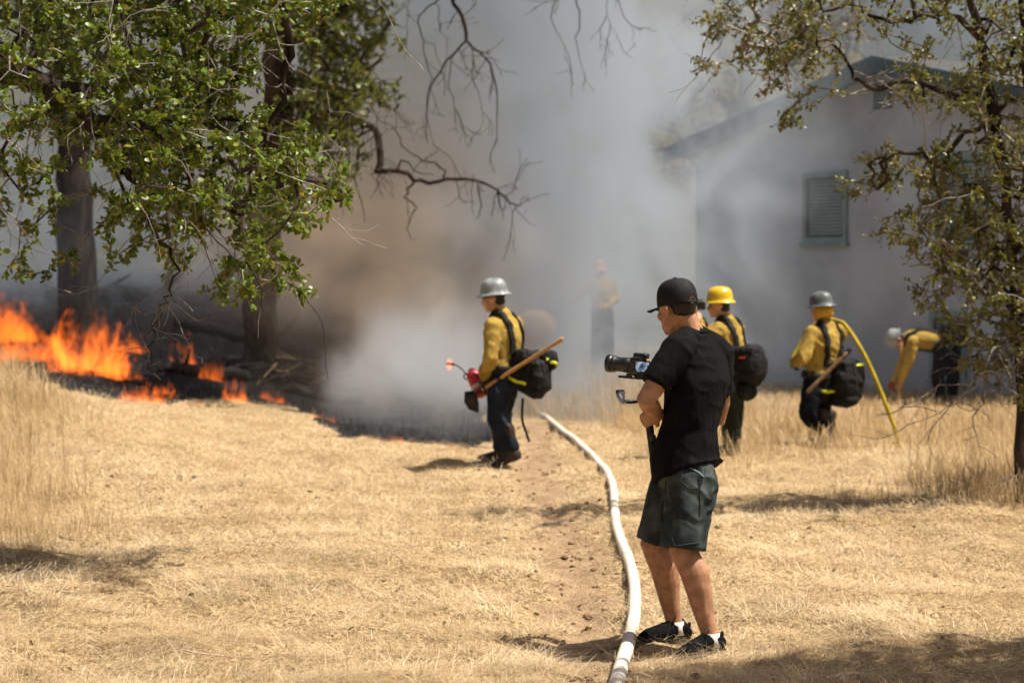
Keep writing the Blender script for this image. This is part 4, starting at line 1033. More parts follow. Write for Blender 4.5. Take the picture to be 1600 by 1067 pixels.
class Tree:
    def __init__(s, seed): s.r = random.Random(seed); s.p = []; s.par = []; s.rad0 = []; s.arr = np.zeros((0, 3))
    def node(s, p, par, r0=0.): s.p.append(Vector(p)); s.par.append(par); s.rad0.append(r0); return len(s.p) - 1
    def limb(s, pts, r1, r2, frm=None, wob=.03, step=.12):
        pts = [Vector(p) for p in pts]; L = sum((a - b).length for a, b in zip(pts[:-1], pts[1:]))
        q = catmull(pts, max(3, int(L / step / max(1, len(pts) - 1)))); n = len(q); i = frm; out = []
        for k, p in enumerate(q):
            if k == 0 and frm is not None and frm >= 0: continue
            w = Vector((s.r.gauss(0, 1), s.r.gauss(0, 1), s.r.gauss(0, 1))) * wob * (0 if k in (0,) else 1)
            i = s.node(p + w, -1 if i is None else i, r1 + (r2 - r1) * k / (n - 1)); out.append(i)
        return out
    def nearest(s, p, pick=None):
        A = np.array([tuple(q) for q in s.p]) if len(s.arr) != len(s.p) else s.arr
        s.arr = A; d = ((A - np.array(tuple(p))) ** 2).sum(1)
        return int(d.argmin()), float(d.min()) ** .5
    def connect(s, targets, seg=.12, wob=.25, droop=.0, lim=1e9):
        "grow branches to every target, nearest first; returns the end nodes"
        A = np.array([tuple(q) for q in s.p]); T = np.array([tuple(t) for t in targets])
        best = np.full(len(T), 1e9); bi = np.zeros(len(T), int)
        def relax(idx0, pts):
            nonlocal best, bi
            for k, q in enumerate(pts):
                d = np.sqrt(((T - q) ** 2).sum(1)); m = d < best; best = np.where(m, d, best); bi = np.where(m, idx0 + k, bi)
        relax(0, A); done = np.zeros(len(T), bool); ends = []
        for _ in range(len(T)):
            k = int(np.where(done, 1e9, best).argmin())
            if best[k] > lim: break
            done[k] = True; a = s.p[bi[k]]; b = Vector(T[k]); L = (b - a).length; n = max(1, int(L / seg)); i = int(bi[k])
            side = Vector((s.r.gauss(0, 1), s.r.gauss(0, 1), s.r.gauss(0, 1) + .4)).normalized() * L * wob * s.r.random()
            i0 = len(s.p)
            for q in range(1, n + 1):
                t = q / n; p = a.lerp(b, t) + side * math.sin(math.pi * t) + Vector((s.r.gauss(0, 1), s.r.gauss(0, 1), s.r.gauss(0, 1))) * .012 * (q < n)
                p.z -= droop * L * t * (1 - t); i = s.node(p, i)
            relax(i0, [np.array(tuple(x)) for x in s.p[i0:]]); ends.append(i)
        return ends
    def build(s, tip=.0022, ex=2.2, n=6):
        "tubes for every chain; radius from what hangs on it, never under the given limb radius"
        N = len(s.p); acc = np.zeros(N); ch = [[] for _ in range(N)]
        for i in range(N):
            if s.par[i] >= 0: ch[s.par[i]].append(i)
        for i in range(N - 1, -1, -1):
            acc[i] = max(acc[i], 1) if not ch[i] else acc[i]
            if s.par[i] >= 0: acc[s.par[i]] += acc[i]
        rad = [max(s.rad0[i], tip * acc[i] ** (1 / ex)) if not s.rad0[i] else s.rad0[i] for i in range(N)]
        s.rad = rad; thick = []; thin = []
        for i in range(N):
            starts = ch[i][1:] if s.par[i] >= 0 else ch[i]
            if s.par[i] < 0: starts = ch[i]
            for c0 in starts:
                c = [i, c0]
                while ch[c[-1]]:
                    nx = max(ch[c[-1]], key=lambda q: rad[q]); c.append(nx)
                    if ch[c[-2]][0] != nx:      # keep order simple: main child first
                        k = ch[c[-2]]; k.remove(nx); k.insert(0, nx)
                rr = [min(rad[q], rad[c0] * 1.05) if k == 0 else rad[q] for k, q in enumerate(c)]
                (thick if rr[min(1, len(rr) - 1)] > .011 else thin).append(([s.p[q] for q in c], rr))
        # chains that were reordered may repeat a little; harmless
        def tubes(lst, n):
            V = []; Fq = []; o = 0
            for pts, rr in lst:
                ref = None
                for k, p in enumerate(pts):
                    t = pts[min(k + 1, len(pts) - 1)] - pts[max(k - 1, 0)]
                    if t.length < 1e-6: t = Vector((0, 0, 1))
                    u = perp(t, ref); ref = u; w = t.normalized().cross(u)
                    for a in range(n):
                        th = 2 * math.pi * a / n; V.append(p + (u * math.cos(th) + w * math.sin(th)) * rr[k])
                m = len(pts)
                for k in range(m - 1):
                    for a in range(n): a2 = (a + 1) % n; Fq.append((o + k * n + a, o + k * n + a2, o + (k + 1) * n + a2, o + (k + 1) * n + a))
                o += m * n
            return (np.array([tuple(v) for v in V]), np.array(Fq)) if V else None
        return tubes(thick, max(n, 9)), tubes(thin, 3)
LEAF = np.array([(0, 0, 0), (.26, .22, .05), (.58, .33, .08), (.86, .23, .06), (1, 0, .0), (.86, -.23, .06), (.58, -.33, .08), (.26, -.22, .05)])
LEAFT = np.array([(0, 1, 7), (1, 2, 6), (1, 6, 7), (2, 3, 5), (2, 5, 6), (3, 4, 5)])
LEAF4 = np.array([(0, 0, 0), (.4, .26, .05), (.75, .27, .07), (1, 0, 0), (.75, -.27, .07), (.4, -.26, .05)]); LEAF4T = np.array([(0, 1, 5), (1, 2, 4), (1, 4, 5), (2, 3, 4)])
def leaves(pos, dr, size, r, simple=False):
    "one mesh of leaves: pos, outward dir, size"
    n = len(pos); pos = np.asarray(pos); d = np.asarray(dr); d = d / np.linalg.norm(d, axis=1)[:, None]
    up = r.normal(0, .55, (n, 3)) + np.array([.1, 0, 1.]); s_ = np.cross(up, d); s_ /= np.linalg.norm(s_, axis=1)[:, None] + 1e-9; u = np.cross(d, s_)
    B, T = (LEAF4, LEAF4T) if simple else (LEAF, LEAFT); size = np.asarray(size)[:, None, None]
    wid = r.uniform(.65, 1.1, (n, 1, 1)); cup = r.uniform(-.6, 1.6, (n, 1, 1))
    V = pos[:, None, :] + size * (B[None, :, 0:1] * d[:, None, :] + wid * B[None, :, 1:2] * s_[:, None, :] + cup * B[None, :, 2:3] * u[:, None, :])
    V = V.reshape(-1, 3); Fq = (T[None] + (np.arange(n) * len(B))[:, None, None]).reshape(-1, 3)
    tint = np.repeat(r.random(n), len(B))
    return npmesh(V, Fq, {'tint': tint}, False)
def sample_poly(poly, n, r, Y, dY, dens=None):
    xs = [p[0] for p in poly]; ys = [p[1] for p in poly]; out = []
    while len(out) < n:
        x = r.uniform(min(xs), max(xs), 400); y = r.uniform(min(ys), max(ys), 400); m = poly_mask(poly, x, y)
        for a, b in zip(x[m], y[m]):
            if dens and r.random() > dens(a, b): continue
            out.append(P(a, b, Y + r.normal(0, 1) * dY))
            if len(out) >= n: break
    return out
def foliate(tree, ends, r, nl, spread, size, twig=True, droop=.25):
    "twigs with alternate leaves round each end node"
    pos = []; dr = []; sz = []
    for e in ends:
        p = tree.p[e]; q = tree.p[tree.par[e]]; f = (p - q); f = f.normalized() if f.length > 1e-6 else Vector((0, 0, 1))
        for t in range(nl[0]):
            d = (f * .8 + Vector(r.normal(0, .75, 3)) + Vector((0, 0, -droop + .12))).normalized(); L = spread * r.uniform(.45, 1.15)
            i = e; pp = p
            for k in range(3):
                d = (d + Vector(r.normal(0, .18, 3))).normalized(); pp = pp + d * L / 3
                if twig: i = tree.node(pp, i)
                m = nl[1]
                for a in range(m):
                    ld = (d * .55 + Vector(r.normal(0, .7, 3))).normalized()
                    pos.append(tuple(pp - d * L / 3 * (a / m) + Vector(r.normal(0, .006, 3)))); dr.append(tuple(ld)); sz.append(size * r.uniform(.5, 1.35))
    return pos, dr, sz
def finish(tree, root, pos, dr, sz, r, lmat, simple=False, bark=None, twigm=None, tip=.0022, ex=2.2):
    tk, tn = tree.build(tip, ex)
    if tk: adopt(obj('trunk', npmesh(*tk, smooth=True), bark or M['bark']), root)
    if tn: adopt(obj('twigs', npmesh(*tn, smooth=True), twigm or M['twig'], kind='stuff'), root)
    if len(pos): adopt(obj('crown', leaves(pos, dr, sz, r, simple), lmat, kind='stuff'), root)
def bare(tree, starts, r, n, L, down=.3, seg=5, kids=1):
    for _ in range(n):
        i = int(r.choice(starts)); p = tree.p[i]; d = Vector(r.normal(0, 1, 3)); d.z -= down; d.normalize(); l = L * r.uniform(.4, 1.2)
        for k in range(seg):
            d = (d + Vector(r.normal(0, .22, 3)) + Vector((0, 0, -.06))).normalized(); p = p + d * l / seg; i = tree.node(p, i)
            if kids and k in (1, 2, 3) and r.random() < .6:
                j = i; pp = p; dd = (d + Vector(r.normal(0, .6, 3))).normalized()
                for _k in range(3): dd = (dd + Vector(r.normal(0, .2, 3))).normalized(); pp = pp + dd * l / seg * .8; j = tree.node(pp, j)

# ---- near oak, trunk out of frame to the left
r = np.random.default_rng(5); t = Tree(5); YA = 14.6
bx_, by_ = -5.3, 15.2; b0 = Vector((bx_, by_, gzf(bx_, by_) - .1))
near_oak = thing('oak_tree', 'near oak with dense green leaves hanging over the left of the fire', 'tree', tuple(b0))
tr = t.limb([b0, b0 + Vector((.1, 0, .9)), b0 + Vector((.25, -.1, 1.9)), b0 + Vector((.5, -.15, 2.8))], .3, .2)
a = t.limb([t.p[tr[-1]], P(-180, 62, YA + .2), P(-60, 84, YA), P(20, 112, YA), P(70, 132, YA - .1), P(115, 152, YA - .1), P(150, 192, YA - .1), P(172, 212, YA), P(190, 240, YA), P(202, 262, YA)], .115, .014, tr[-1])
t.limb([t.p[a[-12]], P(190, 190, YA), P(228, 188, YA + .1), P(262, 222, YA + .1), P(300, 216, YA + .1), P(345, 240, YA + .1)], .028, .012, a[-12])
t.limb([t.p[a[-1]], P(210, 280, YA), P(225, 330, YA), P(262, 395, YA + .1), P(270, 430, YA + .1)], .02, .007, a[-1])
b = t.limb([t.p[tr[-2]], P(-150, -120, YA + .4), P(60, -110, YA + .2), P(250, -70, YA), P(400, -50, YA), P(520, -40, YA + .2)], .14, .05, tr[-2])
c = t.limb([t.p[b[len(b) * 2 // 3]], P(345, 20, YA), P(310, 75, YA), P(275, 110, YA), P(240, 130, YA)], .03, .01, b[len(b) * 2 // 3])
d = t.limb([t.p[b[-6]], P(450, 40, YA), P(440, 130, YA + .1), P(420, 210, YA), P(450, 265, YA), P(500, 295, YA)], .03, .008, b[-6])
e = t.limb([t.p[d[len(d) // 2]], P(400, 250, YA), P(385, 330, YA), P(400, 400, YA), P(430, 440, YA)], .014, .006, d[len(d) // 2])
crownA = [(-60, -60), (600, -60), (470, 40), (445, 90), (450, 180), (500, 240), (545, 300), (530, 320), (480, 310), (470, 360), (430, 395), (480, 445), (470, 465), (400, 470), (345, 455), (340, 400), (300, 420), (240, 410), (190, 420), (140, 390), (105, 420), (85, 470), (20, 465), (-60, 480)]
def densA(x, y):
    k = 1.0
    if x < 170: k = .55 if y < 130 else (.4 if y < 330 else .28)
    if y > 330: k *= .42 if x < 330 else .85
    if 95 < x < 150 and y > 250: k *= .4
    if 240 < x < 340 and 240 < y < 330: k *= .75
    if x > 430 and y < 120: k *= .6
    if (330 < x < 400 and 330 < y < 400): k *= .3
    if 392 < x < 465 and 70 < y < 245: k *= .12
    if 85 < x < 150 and 230 < y < 430: k *= .3
    return k
tg = sample_poly(crownA, 620, r, YA, .6, densA)
nb = len(t.p)
ends = t.connect(tg, .1, .3, .1)
lim_nodes = list(range(nb))
pos, dr, sz = foliate(t, ends, r, (3, 7), .15, .041)
bare(t, lim_nodes + ends, r, 210, .6, .5)
# long pale twig that hangs in front of the flames
h = t.limb([t.p[t.nearest(P(268, 425, YA))[0]], P(266, 452, YA), P(258, 475, YA), P(246, 500, YA), P(240, 530, YA), P(236, 560, YA), P(246, 592, YA)], .008, .003, t.nearest(P(268, 425, YA))[0], .012, .06)
t.limb([t.p[h[4]], P(285, 520, YA), P(300, 545, YA), P(315, 565, YA)], .004, .002, h[4], .01, .06)
t.limb([t.p[h[3]], P(220, 490, YA), P(180, 455, YA), P(110, 443, YA)], .004, .002, h[3], .012, .06)
t.limb([t.p[h[2]], P(270, 470, YA), P(310, 500, YA), P(340, 492, YA)], .0035, .002, h[2], .012, .06)
t.limb([t.p[h[5]], P(232, 520, YA), P(222, 538, YA)], .0035, .002, h[5], .012, .06)
bare(t, h, r, 8, .25, .8)
finish(t, near_oak, pos, dr, sz, r, M['leaf_green'], tip=.0021)

# ---- second oak standing in the burn with a dead limb
r = np.random.default_rng(8); t = Tree(8); YB = 29.8
b0 = P(408, 560, YB + 4); b0.z = gzf(b0.x, b0.y) - .15
oak2 = thing('oak_tree', 'second oak with dark trunk and a drooping dead limb beside the smoke', 'tree', tuple(b0))
tr = t.limb([b0, b0 + Vector((0, 0, .25)), P(408, 480, YB + 3.6), P(412, 380, YB + 2.6), P(422, 260, YB + 1.2), P(432, 160, YB), P(440, 60, YB), P(452, -40, YB), P(460, -120, YB)], .27, .15, None, .02, .25)
t.rad0[tr[0]] = .4; t.rad0[tr[1]] = .33; t.rad0[tr[2]] = .29
l1 = t.limb([t.p[tr[-6]], P(470, 60, YB - .3), P(520, 20, YB - .5), P(580, -40, YB - .6), P(650, -62, YB - .4), P(740, -70, YB), P(840, -75, YB + .2), P(960, -68, YB + .4), P(1010, -60, YB + .5)], .12, .035, tr[-6], .03, .2)
l2 = t.limb([t.p[tr[-9]], P(480, 130, YB - .3), P(540, 150, YB - .5), P(600, 90, YB - .5)], .07, .02, tr[-9], .03, .15)
l3 = t.limb([t.p[l2[len(l2) // 2]], P(560, 190, YB - .5), P(580, 196, YB - .5), P(592, 222, YB - .5), P(595, 250, YB - .5), P(590, 268, YB - .5)], .045, .042, l2[len(l2) // 2], .01, .1)
dl = t.limb([t.p[l3[-1]], P(622, 268, YB - .5), P(658, 285, YB - .5), P(700, 281, YB - .45), P(738, 279, YB - .4), P(775, 298, YB - .4), P(798, 315, YB - .4), P(812, 321, YB - .4)], .034, .008, l3[-1], .015, .1)
for q in ([P(640, 286, YB - .5), P(634, 300, YB - .45), P(648, 325, YB - .4), P(640, 345, YB - .4), P(644, 378, YB - .4)], [P(622, 268, YB - .5), P(632, 250, YB - .7), P(652, 268, YB - .8), P(680, 275, YB - .8)], [P(738, 279, YB - .4), P(748, 292, YB - .4), P(752, 320, YB - .4), P(745, 340, YB - .4)],
          [P(700, 281, YB - .4), P(690, 262, YB - .5), P(660, 250, YB - .5), P(640, 235, YB - .5), P(612, 205, YB - .5), P(592, 190, YB - .5)], [P(775, 298, YB - .4), P(783, 320, YB - .3), P(786, 340, YB - .3)], [P(566, 200, YB - .5), P(557, 240, YB - .4), P(560, 300, YB - .4), P(575, 345, YB - .4)]):
    i, _ = t.nearest(q[0]); t.limb([t.p[i]] + q[1:], .014, .004, i, .02, .1)
bare(t, dl + l3, r, 36, .55, .8)
# hanging dead branches from the limb above the frame
hang = []
def hb(pts, r1, r2):
    i, _ = t.nearest(pts[0]); q = t.limb([t.p[i]] + pts[1:], r1, r2, i, .015, .1); hang.extend(q); return q
Yh = YB
hb([P(704, -66, Yh), P(705, -10, Yh), P(722, 28, Yh), P(727, 62, Yh)], .03, .022)
hb([P(727, 62, Yh), P(705, 85, Yh), P(688, 110, Yh), P(668, 150, Yh), P(670, 195, Yh), P(684, 236, Yh)], .016, .004)
hb([P(727, 62, Yh), P(742, 75, Yh), P(765, 100, Yh), P(777, 140, Yh), P(776, 180, Yh), P(778, 225, Yh)], .016, .004)
hb([P(705, 85, Yh), P(700, 130, Yh), P(712, 165, Yh), P(726, 206, Yh)], .01, .003)
hb([P(742, 75, Yh), P(740, 120, Yh), P(752, 160, Yh), P(753, 202, Yh)], .01, .003)
hb([P(705, -10, Yh), P(680, 5, Yh), P(656, 22, Yh), P(660, 60, Yh), P(676, 72, Yh), P(690, 108, Yh)], .012, .004)
hb([P(680, 5, Yh), P(690, 40, Yh), P(700, 75, Yh), P(695, 130, Yh)], .008, .003)
hb([P(860, -74, Yh + .2), P(885, -20, Yh + .2), P(905, 20, Yh + .2), P(900, 70, Yh + .2), P(912, 110, Yh + .2)], .016, .003)
hb([P(885, -20, Yh + .2), P(860, 15, Yh + .2), P(878, 60, Yh + .2), P(882, 95, Yh + .2)], .01, .003)
hb([P(975, -66, Yh + .4), P(965, 0, Yh + .4), P(985, 40, Yh + .4), P(990, 75, Yh + .4)], .011, .003)
hb([P(955, -66, Yh + .4), P(945, 10, Yh + .4), P(960, 50, Yh + .4)], .009, .003)
hb([P(640, -62, Yh - .4), P(636, 10, Yh - .4), P(634, 45, Yh - .4)], .01, .003)
bare(t, hang, r, 46, .5, 1.3)
crownB = [(400, -60), (640, -60), (600, 0), (615, 45), (632, 65), (600, 75), (560, 90), (610, 130), (632, 140), (590, 150), (575, 190), (545, 200), (560, 250), (545, 270), (520, 250), (490, 230), (440, 200), (470, 150), (480, 60)]
tg = sample_poly(crownB, 330, r, YB - .2, .9, lambda x, y: 1 if x < 560 else .6)
ends = t.connect(tg, .16, .3, .1)
pos, dr, sz = foliate(t, ends, r, (3, 4), .22, .072)
bare(t, ends, r, 60, .5, .5)
finish(t, oak2, pos, dr, sz, r, M['leaf_mid'], True, twigm=M['deadwood'], tip=.004)

# ---- far trunk in the smoke
r = np.random.default_rng(9); t = Tree(9); YC = 35.5
b0 = P(122, 436, YC); b0.z = gzf(b0.x, b0.y) - .1
oak3 = thing('oak_tree', 'far oak trunk standing in haze at the left behind the flames', 'tree', tuple(b0))
tr = t.limb([b0, b0 + Vector((0, 0, .4)), P(120, 350, YC), P(116, 280, YC), P(110, 200, YC), P(104, 100, YC), P(100, 0, YC), P(96, -120, YC)], .33, .16, None, .02, .3)
t.rad0[tr[0]] = .46; t.rad0[tr[1]] = .38
for q in ([P(104, 100, YC), P(60, 40, YC), P(0, -40, YC)], [P(110, 200, YC), P(150, 120, YC + .5), P(190, 20, YC + .5)], [P(100, 0, YC), P(160, -60, YC), P(260, -120, YC)]):
    i, _ = t.nearest(q[0]); t.limb([t.p[i]] + q[1:], .1, .04, i, .03, .2)
tg = sample_poly([(-150, -250), (420, -250), (400, -20), (240, 60), (150, 40), (60, 60), (-100, 80)], 160, r, YC, 1.6)
ends = t.connect(tg, .3, .3, .1); pos, dr, sz = foliate(t, ends, r, (3, 3), .4, .11)
finish(t, oak3, pos, dr, sz, r, M['leaf_mid'], True, twigm=M['deadwood'], tip=.006)

# ---- right tree with olive leaves, several stems
r = np.random.default_rng(12); t = Tree(12); YD = 18.3
b0 = P(1597, 790, YD); b0.z = gzf(b0.x, b0.y) - .05
oak4 = thing('oak_tree', 'olive leaved oak arching in from the right edge in front of the house', 'tree', tuple(b0))
tr = t.limb([b0, P(1596, 700, YD), P(1594, 600, YD), P(1588, 500, YD), P(1580, 400, YD), P(1572, 300, YD), P(1560, 220, YD), P(1545, 140, YD), P(1530, 60, YD), P(1512, -20, YD)], 0.05, .03, None, .012)
s2 = t.limb([b0 + Vector((.12, .1, 0)), P(1625, 640, YD + .2), P(1630, 480, YD + .2), P(1622, 340, YD + .1), P(1612, 200, YD), P(1606, 80, YD), P(1600, -50, YD)], .08, .04, None, .012)
i, _ = t.nearest(P(1530, 60, YD))
a = t.limb([t.p[i], P(1500, 30, YD), P(1460, 22, YD - .1), P(1420, 30, YD - .1), P(1380, 30, YD - .1), P(1330, 10, YD), P(1290, 20, YD), P(1230, 50, YD)], .026, .008, i, .012)
i, _ = t.nearest(P(1550, 160, YD))
b = t.limb([t.p[i], P(1520, 150, YD), P(1480, 150, YD - .1), P(1440, 132, YD - .1), P(1400, 130, YD - .1), P(1365, 138, YD - .1), P(1335, 120, YD), P(1315, 85, YD), P(1280, 60, YD), P(1220, 70, YD)], .03, .008, i, .012)
c = t.limb([t.p[b[len(b) // 2 + 1]], P(1350, 140, YD), P(1310, 150, YD), P(1300, 140, YD)], .01, .005, b[len(b) // 2 + 1], .01)
d = t.limb([t.p[b[-4]], P(1230, 100, YD), P(1170, 110, YD), P(1130, 100, YD), P(1095, 108, YD)], .009, .004, b[-4], .012)
i, _ = t.nearest(P(1574, 330, YD)); e = t.limb([t.p[i], P(1530, 300, YD), P(1500, 290, YD), P(1480, 300, YD)], .016, .006, i, .012)
i, _ = t.nearest(P(1584, 460, YD)); f_ = t.limb([t.p[i], P(1540, 430, YD - .2), P(1500, 400, YD - .2), P(1470, 390, YD - .2), P(1420, 420, YD - .2)], .015, .005, i, .012)
for q in ([P(1594, 600, YD), P(1560, 585, YD - .3), P(1510, 598, YD - .3), P(1450, 612, YD - .3), P(1404, 638, YD - .3)], [P(1590, 540, YD), P(1560, 560, YD), P(1520, 570, YD), P(1450, 580, YD)], [P(1597, 640, YD), P(1550, 610, YD - .2), P(1530, 640, YD - .2), P(1490, 632, YD - .2)],
          [P(1590, 520, YD), P(1555, 545, YD - .4), P(1520, 600, YD - .4), P(1440, 660, YD - .4)]):
    i, _ = t.nearest(q[0]); t.limb([t.p[i]] + q[1:], .009, .003, i, .012)
nb = len(t.p)
def densD(x, y):
    return 1.0
parts_ = [([(1540, -60), (1680, -60), (1690, 520), (1600, 540), (1560, 470), (1530, 380), (1500, 300), (1530, 200), (1500, 120), (1530, 40)], 380),
          ([(1100, -60), (1530, -60), (1520, 30), (1440, 40), (1330, 40), (1270, 90), (1220, 110), (1150, 105), (1085, 112), (1110, 60)], 180),
          ([(1240, 20), (1320, 60), (1330, 130), (1300, 160), (1250, 150), (1180, 160), (1200, 90)], 26),
          ([(1215, 160), (1262, 150), (1262, 186), (1232, 190)], 8),
          ([(1380, 110), (1520, 120), (1540, 180), (1480, 160), (1400, 150)], 34),
          ([(1420, 60), (1460, 60), (1455, 95), (1425, 90)], 6),
          ([(1320, 290), (1370, 240), (1410, 235), (1420, 270), (1380, 300), (1325, 296)], 22),
          ([(1355, 370), (1410, 330), (1470, 340), (1500, 380), (1450, 400), (1400, 380)], 26),
          ([(1440, 230), (1520, 200), (1550, 330), (1540, 450), (1480, 440), (1450, 350), (1440, 300)], 90),
          ([(1430, 430), (1520, 410), (1580, 480), (1560, 600), (1500, 560), (1440, 480)], 52),
          ([(1545, 330), (1680, 330), (1690, 640), (1600, 640), (1560, 540)], 130)]
tg = []
for pl, n in parts_: tg += sample_poly(pl, n, r, YD, .35)
ends = t.connect(tg, .08, .3, .08)
pos, dr, sz = foliate(t, ends, r, (3, 4), .14, .038)
bare(t, list(range(nb)) + ends[:300], r, 230, .42, .3)
finish(t, oak4, pos, dr, sz, r, M['leaf_olive'], True, tip=.0026)

# ---- dry tree behind the house
r = np.random.default_rng(14); t = Tree(14); YE = 56.
b0 = P(1190, 500, YE); b0.z = gzf(b0.x, b0.y) - .1
oak5 = thing('oak_tree', 'dry tan tree rising behind the left slope of the house roof', 'tree', tuple(b0))
tr = t.limb([b0, P(1188, 400, YE), P(1180, 300, YE), P(1170, 200, YE), P(1160, 100, YE), P(1150, 0, YE)], .3, .12, None, .03, .4)
for q in ([P(1180, 300, YE), P(1240, 200, YE), P(1310, 100, YE), P(1340, 20, YE)], [P(1170, 200, YE), P(1090, 120, YE), P(1040, 40, YE)], [P(1160, 100, YE), P(1220, 20, YE), P(1250, -60, YE)]):
    i, _ = t.nearest(q[0]); t.limb([t.p[i]] + q[1:], .12, .05, i, .05, .3)
nb = len(t.p)
tg = sample_poly([(1010, 260), (1000, 120), (1060, 20), (1150, -60), (1280, -50), (1370, 30), (1370, 120), (1280, 200), (1150, 270), (1050, 300)], 340, r, YE, 1.5)
ends = t.connect(tg, .3, .3, .1); pos, dr, sz = foliate(t, ends, r, (3, 2), .42, .10)
bare(t, ends, r, 150, 1.0, .9)
finish(t, oak5, pos, dr, sz, r, M['leaf_dry'], True, twigm=M['deadwood'], tip=.006)

# ---- oak standing just outside the right of the frame; its shade falls into the foreground
r = np.random.default_rng(17); t = Tree(17)
b0 = Vector((5.0, 10.9, gzf(5., 10.9) - .05))
oak6 = thing('oak_tree', 'oak just outside the frame whose shade falls at the lower right', 'tree', tuple(b0))
tr = t.limb([b0, b0 + Vector((-.1, 0, 1)), b0 + Vector((-.2, 0, 2.2)), b0 + Vector((-.5, -.1, 3.4)), b0 + Vector((-.9, -.1, 4.6))], .16, .07)
for q in ([b0 + Vector((-.2, 0, 2.4)), b0 + Vector((-.9, -.4, 3.4)), b0 + Vector((-1.6, -.6, 4.0))], [b0 + Vector((-.4, 0, 3.2)), b0 + Vector((.4, .5, 4.2)), b0 + Vector((.9, .6, 4.8))], [b0 + Vector((-.5, -.1, 3.4)), b0 + Vector((-1.2, .5, 4.4)), b0 + Vector((-1.7, .7, 4.8))]):
    i, _ = t.nearest(q[0]); t.limb([t.p[i]] + q[1:], .05, .02, i, .03)
tg = []
while len(tg) < 480:
    q = Vector(r.uniform(-1, 1, 3))
    if q.length < 1: tg.append(b0 + Vector((-.75 + q.x * 1.7, -.72 + q.y * .9, 4.55 + q.z * .95)))
ends = t.connect(tg, .12, .3, .05); pos, dr, sz = foliate(t, ends, r, (3, 5), .17, .068)
finish(t, oak6, pos, dr, sz, r, M['leaf_olive'], True)
# ------------------------------------------------------------------ grass
def ground_z(x, y):
    nr = sst(8, 10, y) * sst(32, 28, y)
    return gz(x, y) + nr * (.05 * (vnoise(x, y, 2.1, 1) - .5) + .05 * (vnoise(x, y, 5.3, 2) - .5) + .035 * (vnoise(x, y, 10, 3) - .5)) - .045 * dirt_at(x, y) * nr
def strands(x, y, length, width, lean, az, curve, segs, r, zoff=0., head=0.):
    "blades as ribbons; lean: 0 upright .. 1 lying"
    n = len(x); z = ground_z(x, y) + zoff
    t = np.linspace(0, 1, segs + 1)
    hx, hy = np.cos(az), np.sin(az)
    a0 = lean * math.pi / 2
    px = np.zeros((n, segs + 1)); pz = np.zeros((n, segs + 1)); ang = a0.copy()
    for k in range(1, segs + 1):
        px[:, k] = px[:, k - 1] + length / segs * np.sin(ang); pz[:, k] = pz[:, k - 1] + length / segs * np.cos(ang); ang = ang + curve / segs
    wa = az + math.pi / 2 + r.normal(0, .35, n); wx, wy = np.cos(wa), np.sin(wa)
    prof = 1 - .75 * t
    if head: prof = np.where(t > .6, 1.9, .8) * np.where(t >= 1, .3, 1)
    w = width[:, None] * prof[None] * .5
    cx = x[:, None] + px * hx[:, None]; cy_ = y[:, None] + px * hy[:, None]; cz = z[:, None] + pz
    V = np.empty((n, segs + 1, 2, 3))
    for q, sg in ((0, -1), (1, 1)):
        V[:, :, q, 0] = cx + sg * w * wx[:, None]; V[:, :, q, 1] = cy_ + sg * w * wy[:, None]; V[:, :, q, 2] = cz
    V = V.reshape(-1, 3); b = (np.arange(n) * (segs + 1) * 2)[:, None]; k = (np.arange(segs) * 2)[None]
    i = b + k; Fq = np.stack([i, i + 1, i + 3, i + 2], -1).reshape(-1, 4)
    tint = np.repeat(r.random(n), (segs + 1) * 2)
    return V, Fq, tint
def straw_mat(name, a, b, c, tr=.25):
    g = NG(name); t = g.attr('tint')
    col = g.mix(g.rng(t, 0, 1, smooth=False), a, b); col = g.mix(g.rng(t, .9, .96), col, c)
    big = g.noise(g.coord('Object'), .9, 3); col = g.mix(g.mul(g.rng(big, .45, .7), .5), col, tuple(q * .6 for q in a))
    s1 = g.bsdf(col, .6, .25); x = g.n('ShaderNodeBsdfTranslucent'); g.put(x.inputs[0], col)
    m = g.n('ShaderNodeMixShader'); m.inputs[0].default_value = tr; g.t.links.new(s1, m.inputs[1]); g.t.links.new(x.outputs[0], m.inputs[2])
    return g.done(m.outputs[0])
M['straw'] = straw_mat('cut_straw', (.46, .32, .165), (.76, .60, .37), (.84, .73, .54))
M['tall'] = straw_mat('tall_dry_grass', (.44, .30, .145), (.68, .52, .30), (.76, .64, .44), .42)
M['char'] = straw_mat('charred_stubble', (.008, .008, .008), (.03, .028, .026), (.12, .11, .1), .05)
r = np.random.default_rng(21)
def field(n, y0, y1, pw, margin=1.0):
    "points over the visible wedge, denser near the camera"
    u = r.random(n); k = 1 - pw; y = (y0 ** k + u * (y1 ** k - y0 ** k)) ** (1 / k)
    x = (r.random(n) * 2 - 1) * (y * .212 + margin); return x, y
def tall_zone(x, y):
    "0..1 how much standing grass grows here"
    e = vnoise(x, y, .9, 31) - .5; e2 = vnoise(x, y, 2.4, 33) - .5
    right = (.58 + .42 * sst(25.2, 27.5, y)) * sst(22.2, 24.2, y + 1.6 * e - .5 * (x - 3.2) * (x > 3.2) + 1. * e2) * sst(.95, 1.7, x + .6 * e)
    clump = sst(1.15, .3, np.hypot((x - 3.75) / 1.2, (y - 18.6) / 1.0) + .9 * e2) + sst(1., .5, np.hypot((x - 4.2) / .9, (y - 21.) / .9) + .5 * e2)
    mid = sst(29, 31, y + e) * sst(-.1, .5, x + .4 * e)
    left = sst(-.16, -.215, (x + 1.0 * e + .5 * e2) / np.maximum(y, 1)) * sst(14.0, 18., y + 1.5 * e)
    return np.clip(np.maximum(np.maximum(right, clump), np.maximum(mid, left)), 0, 1)
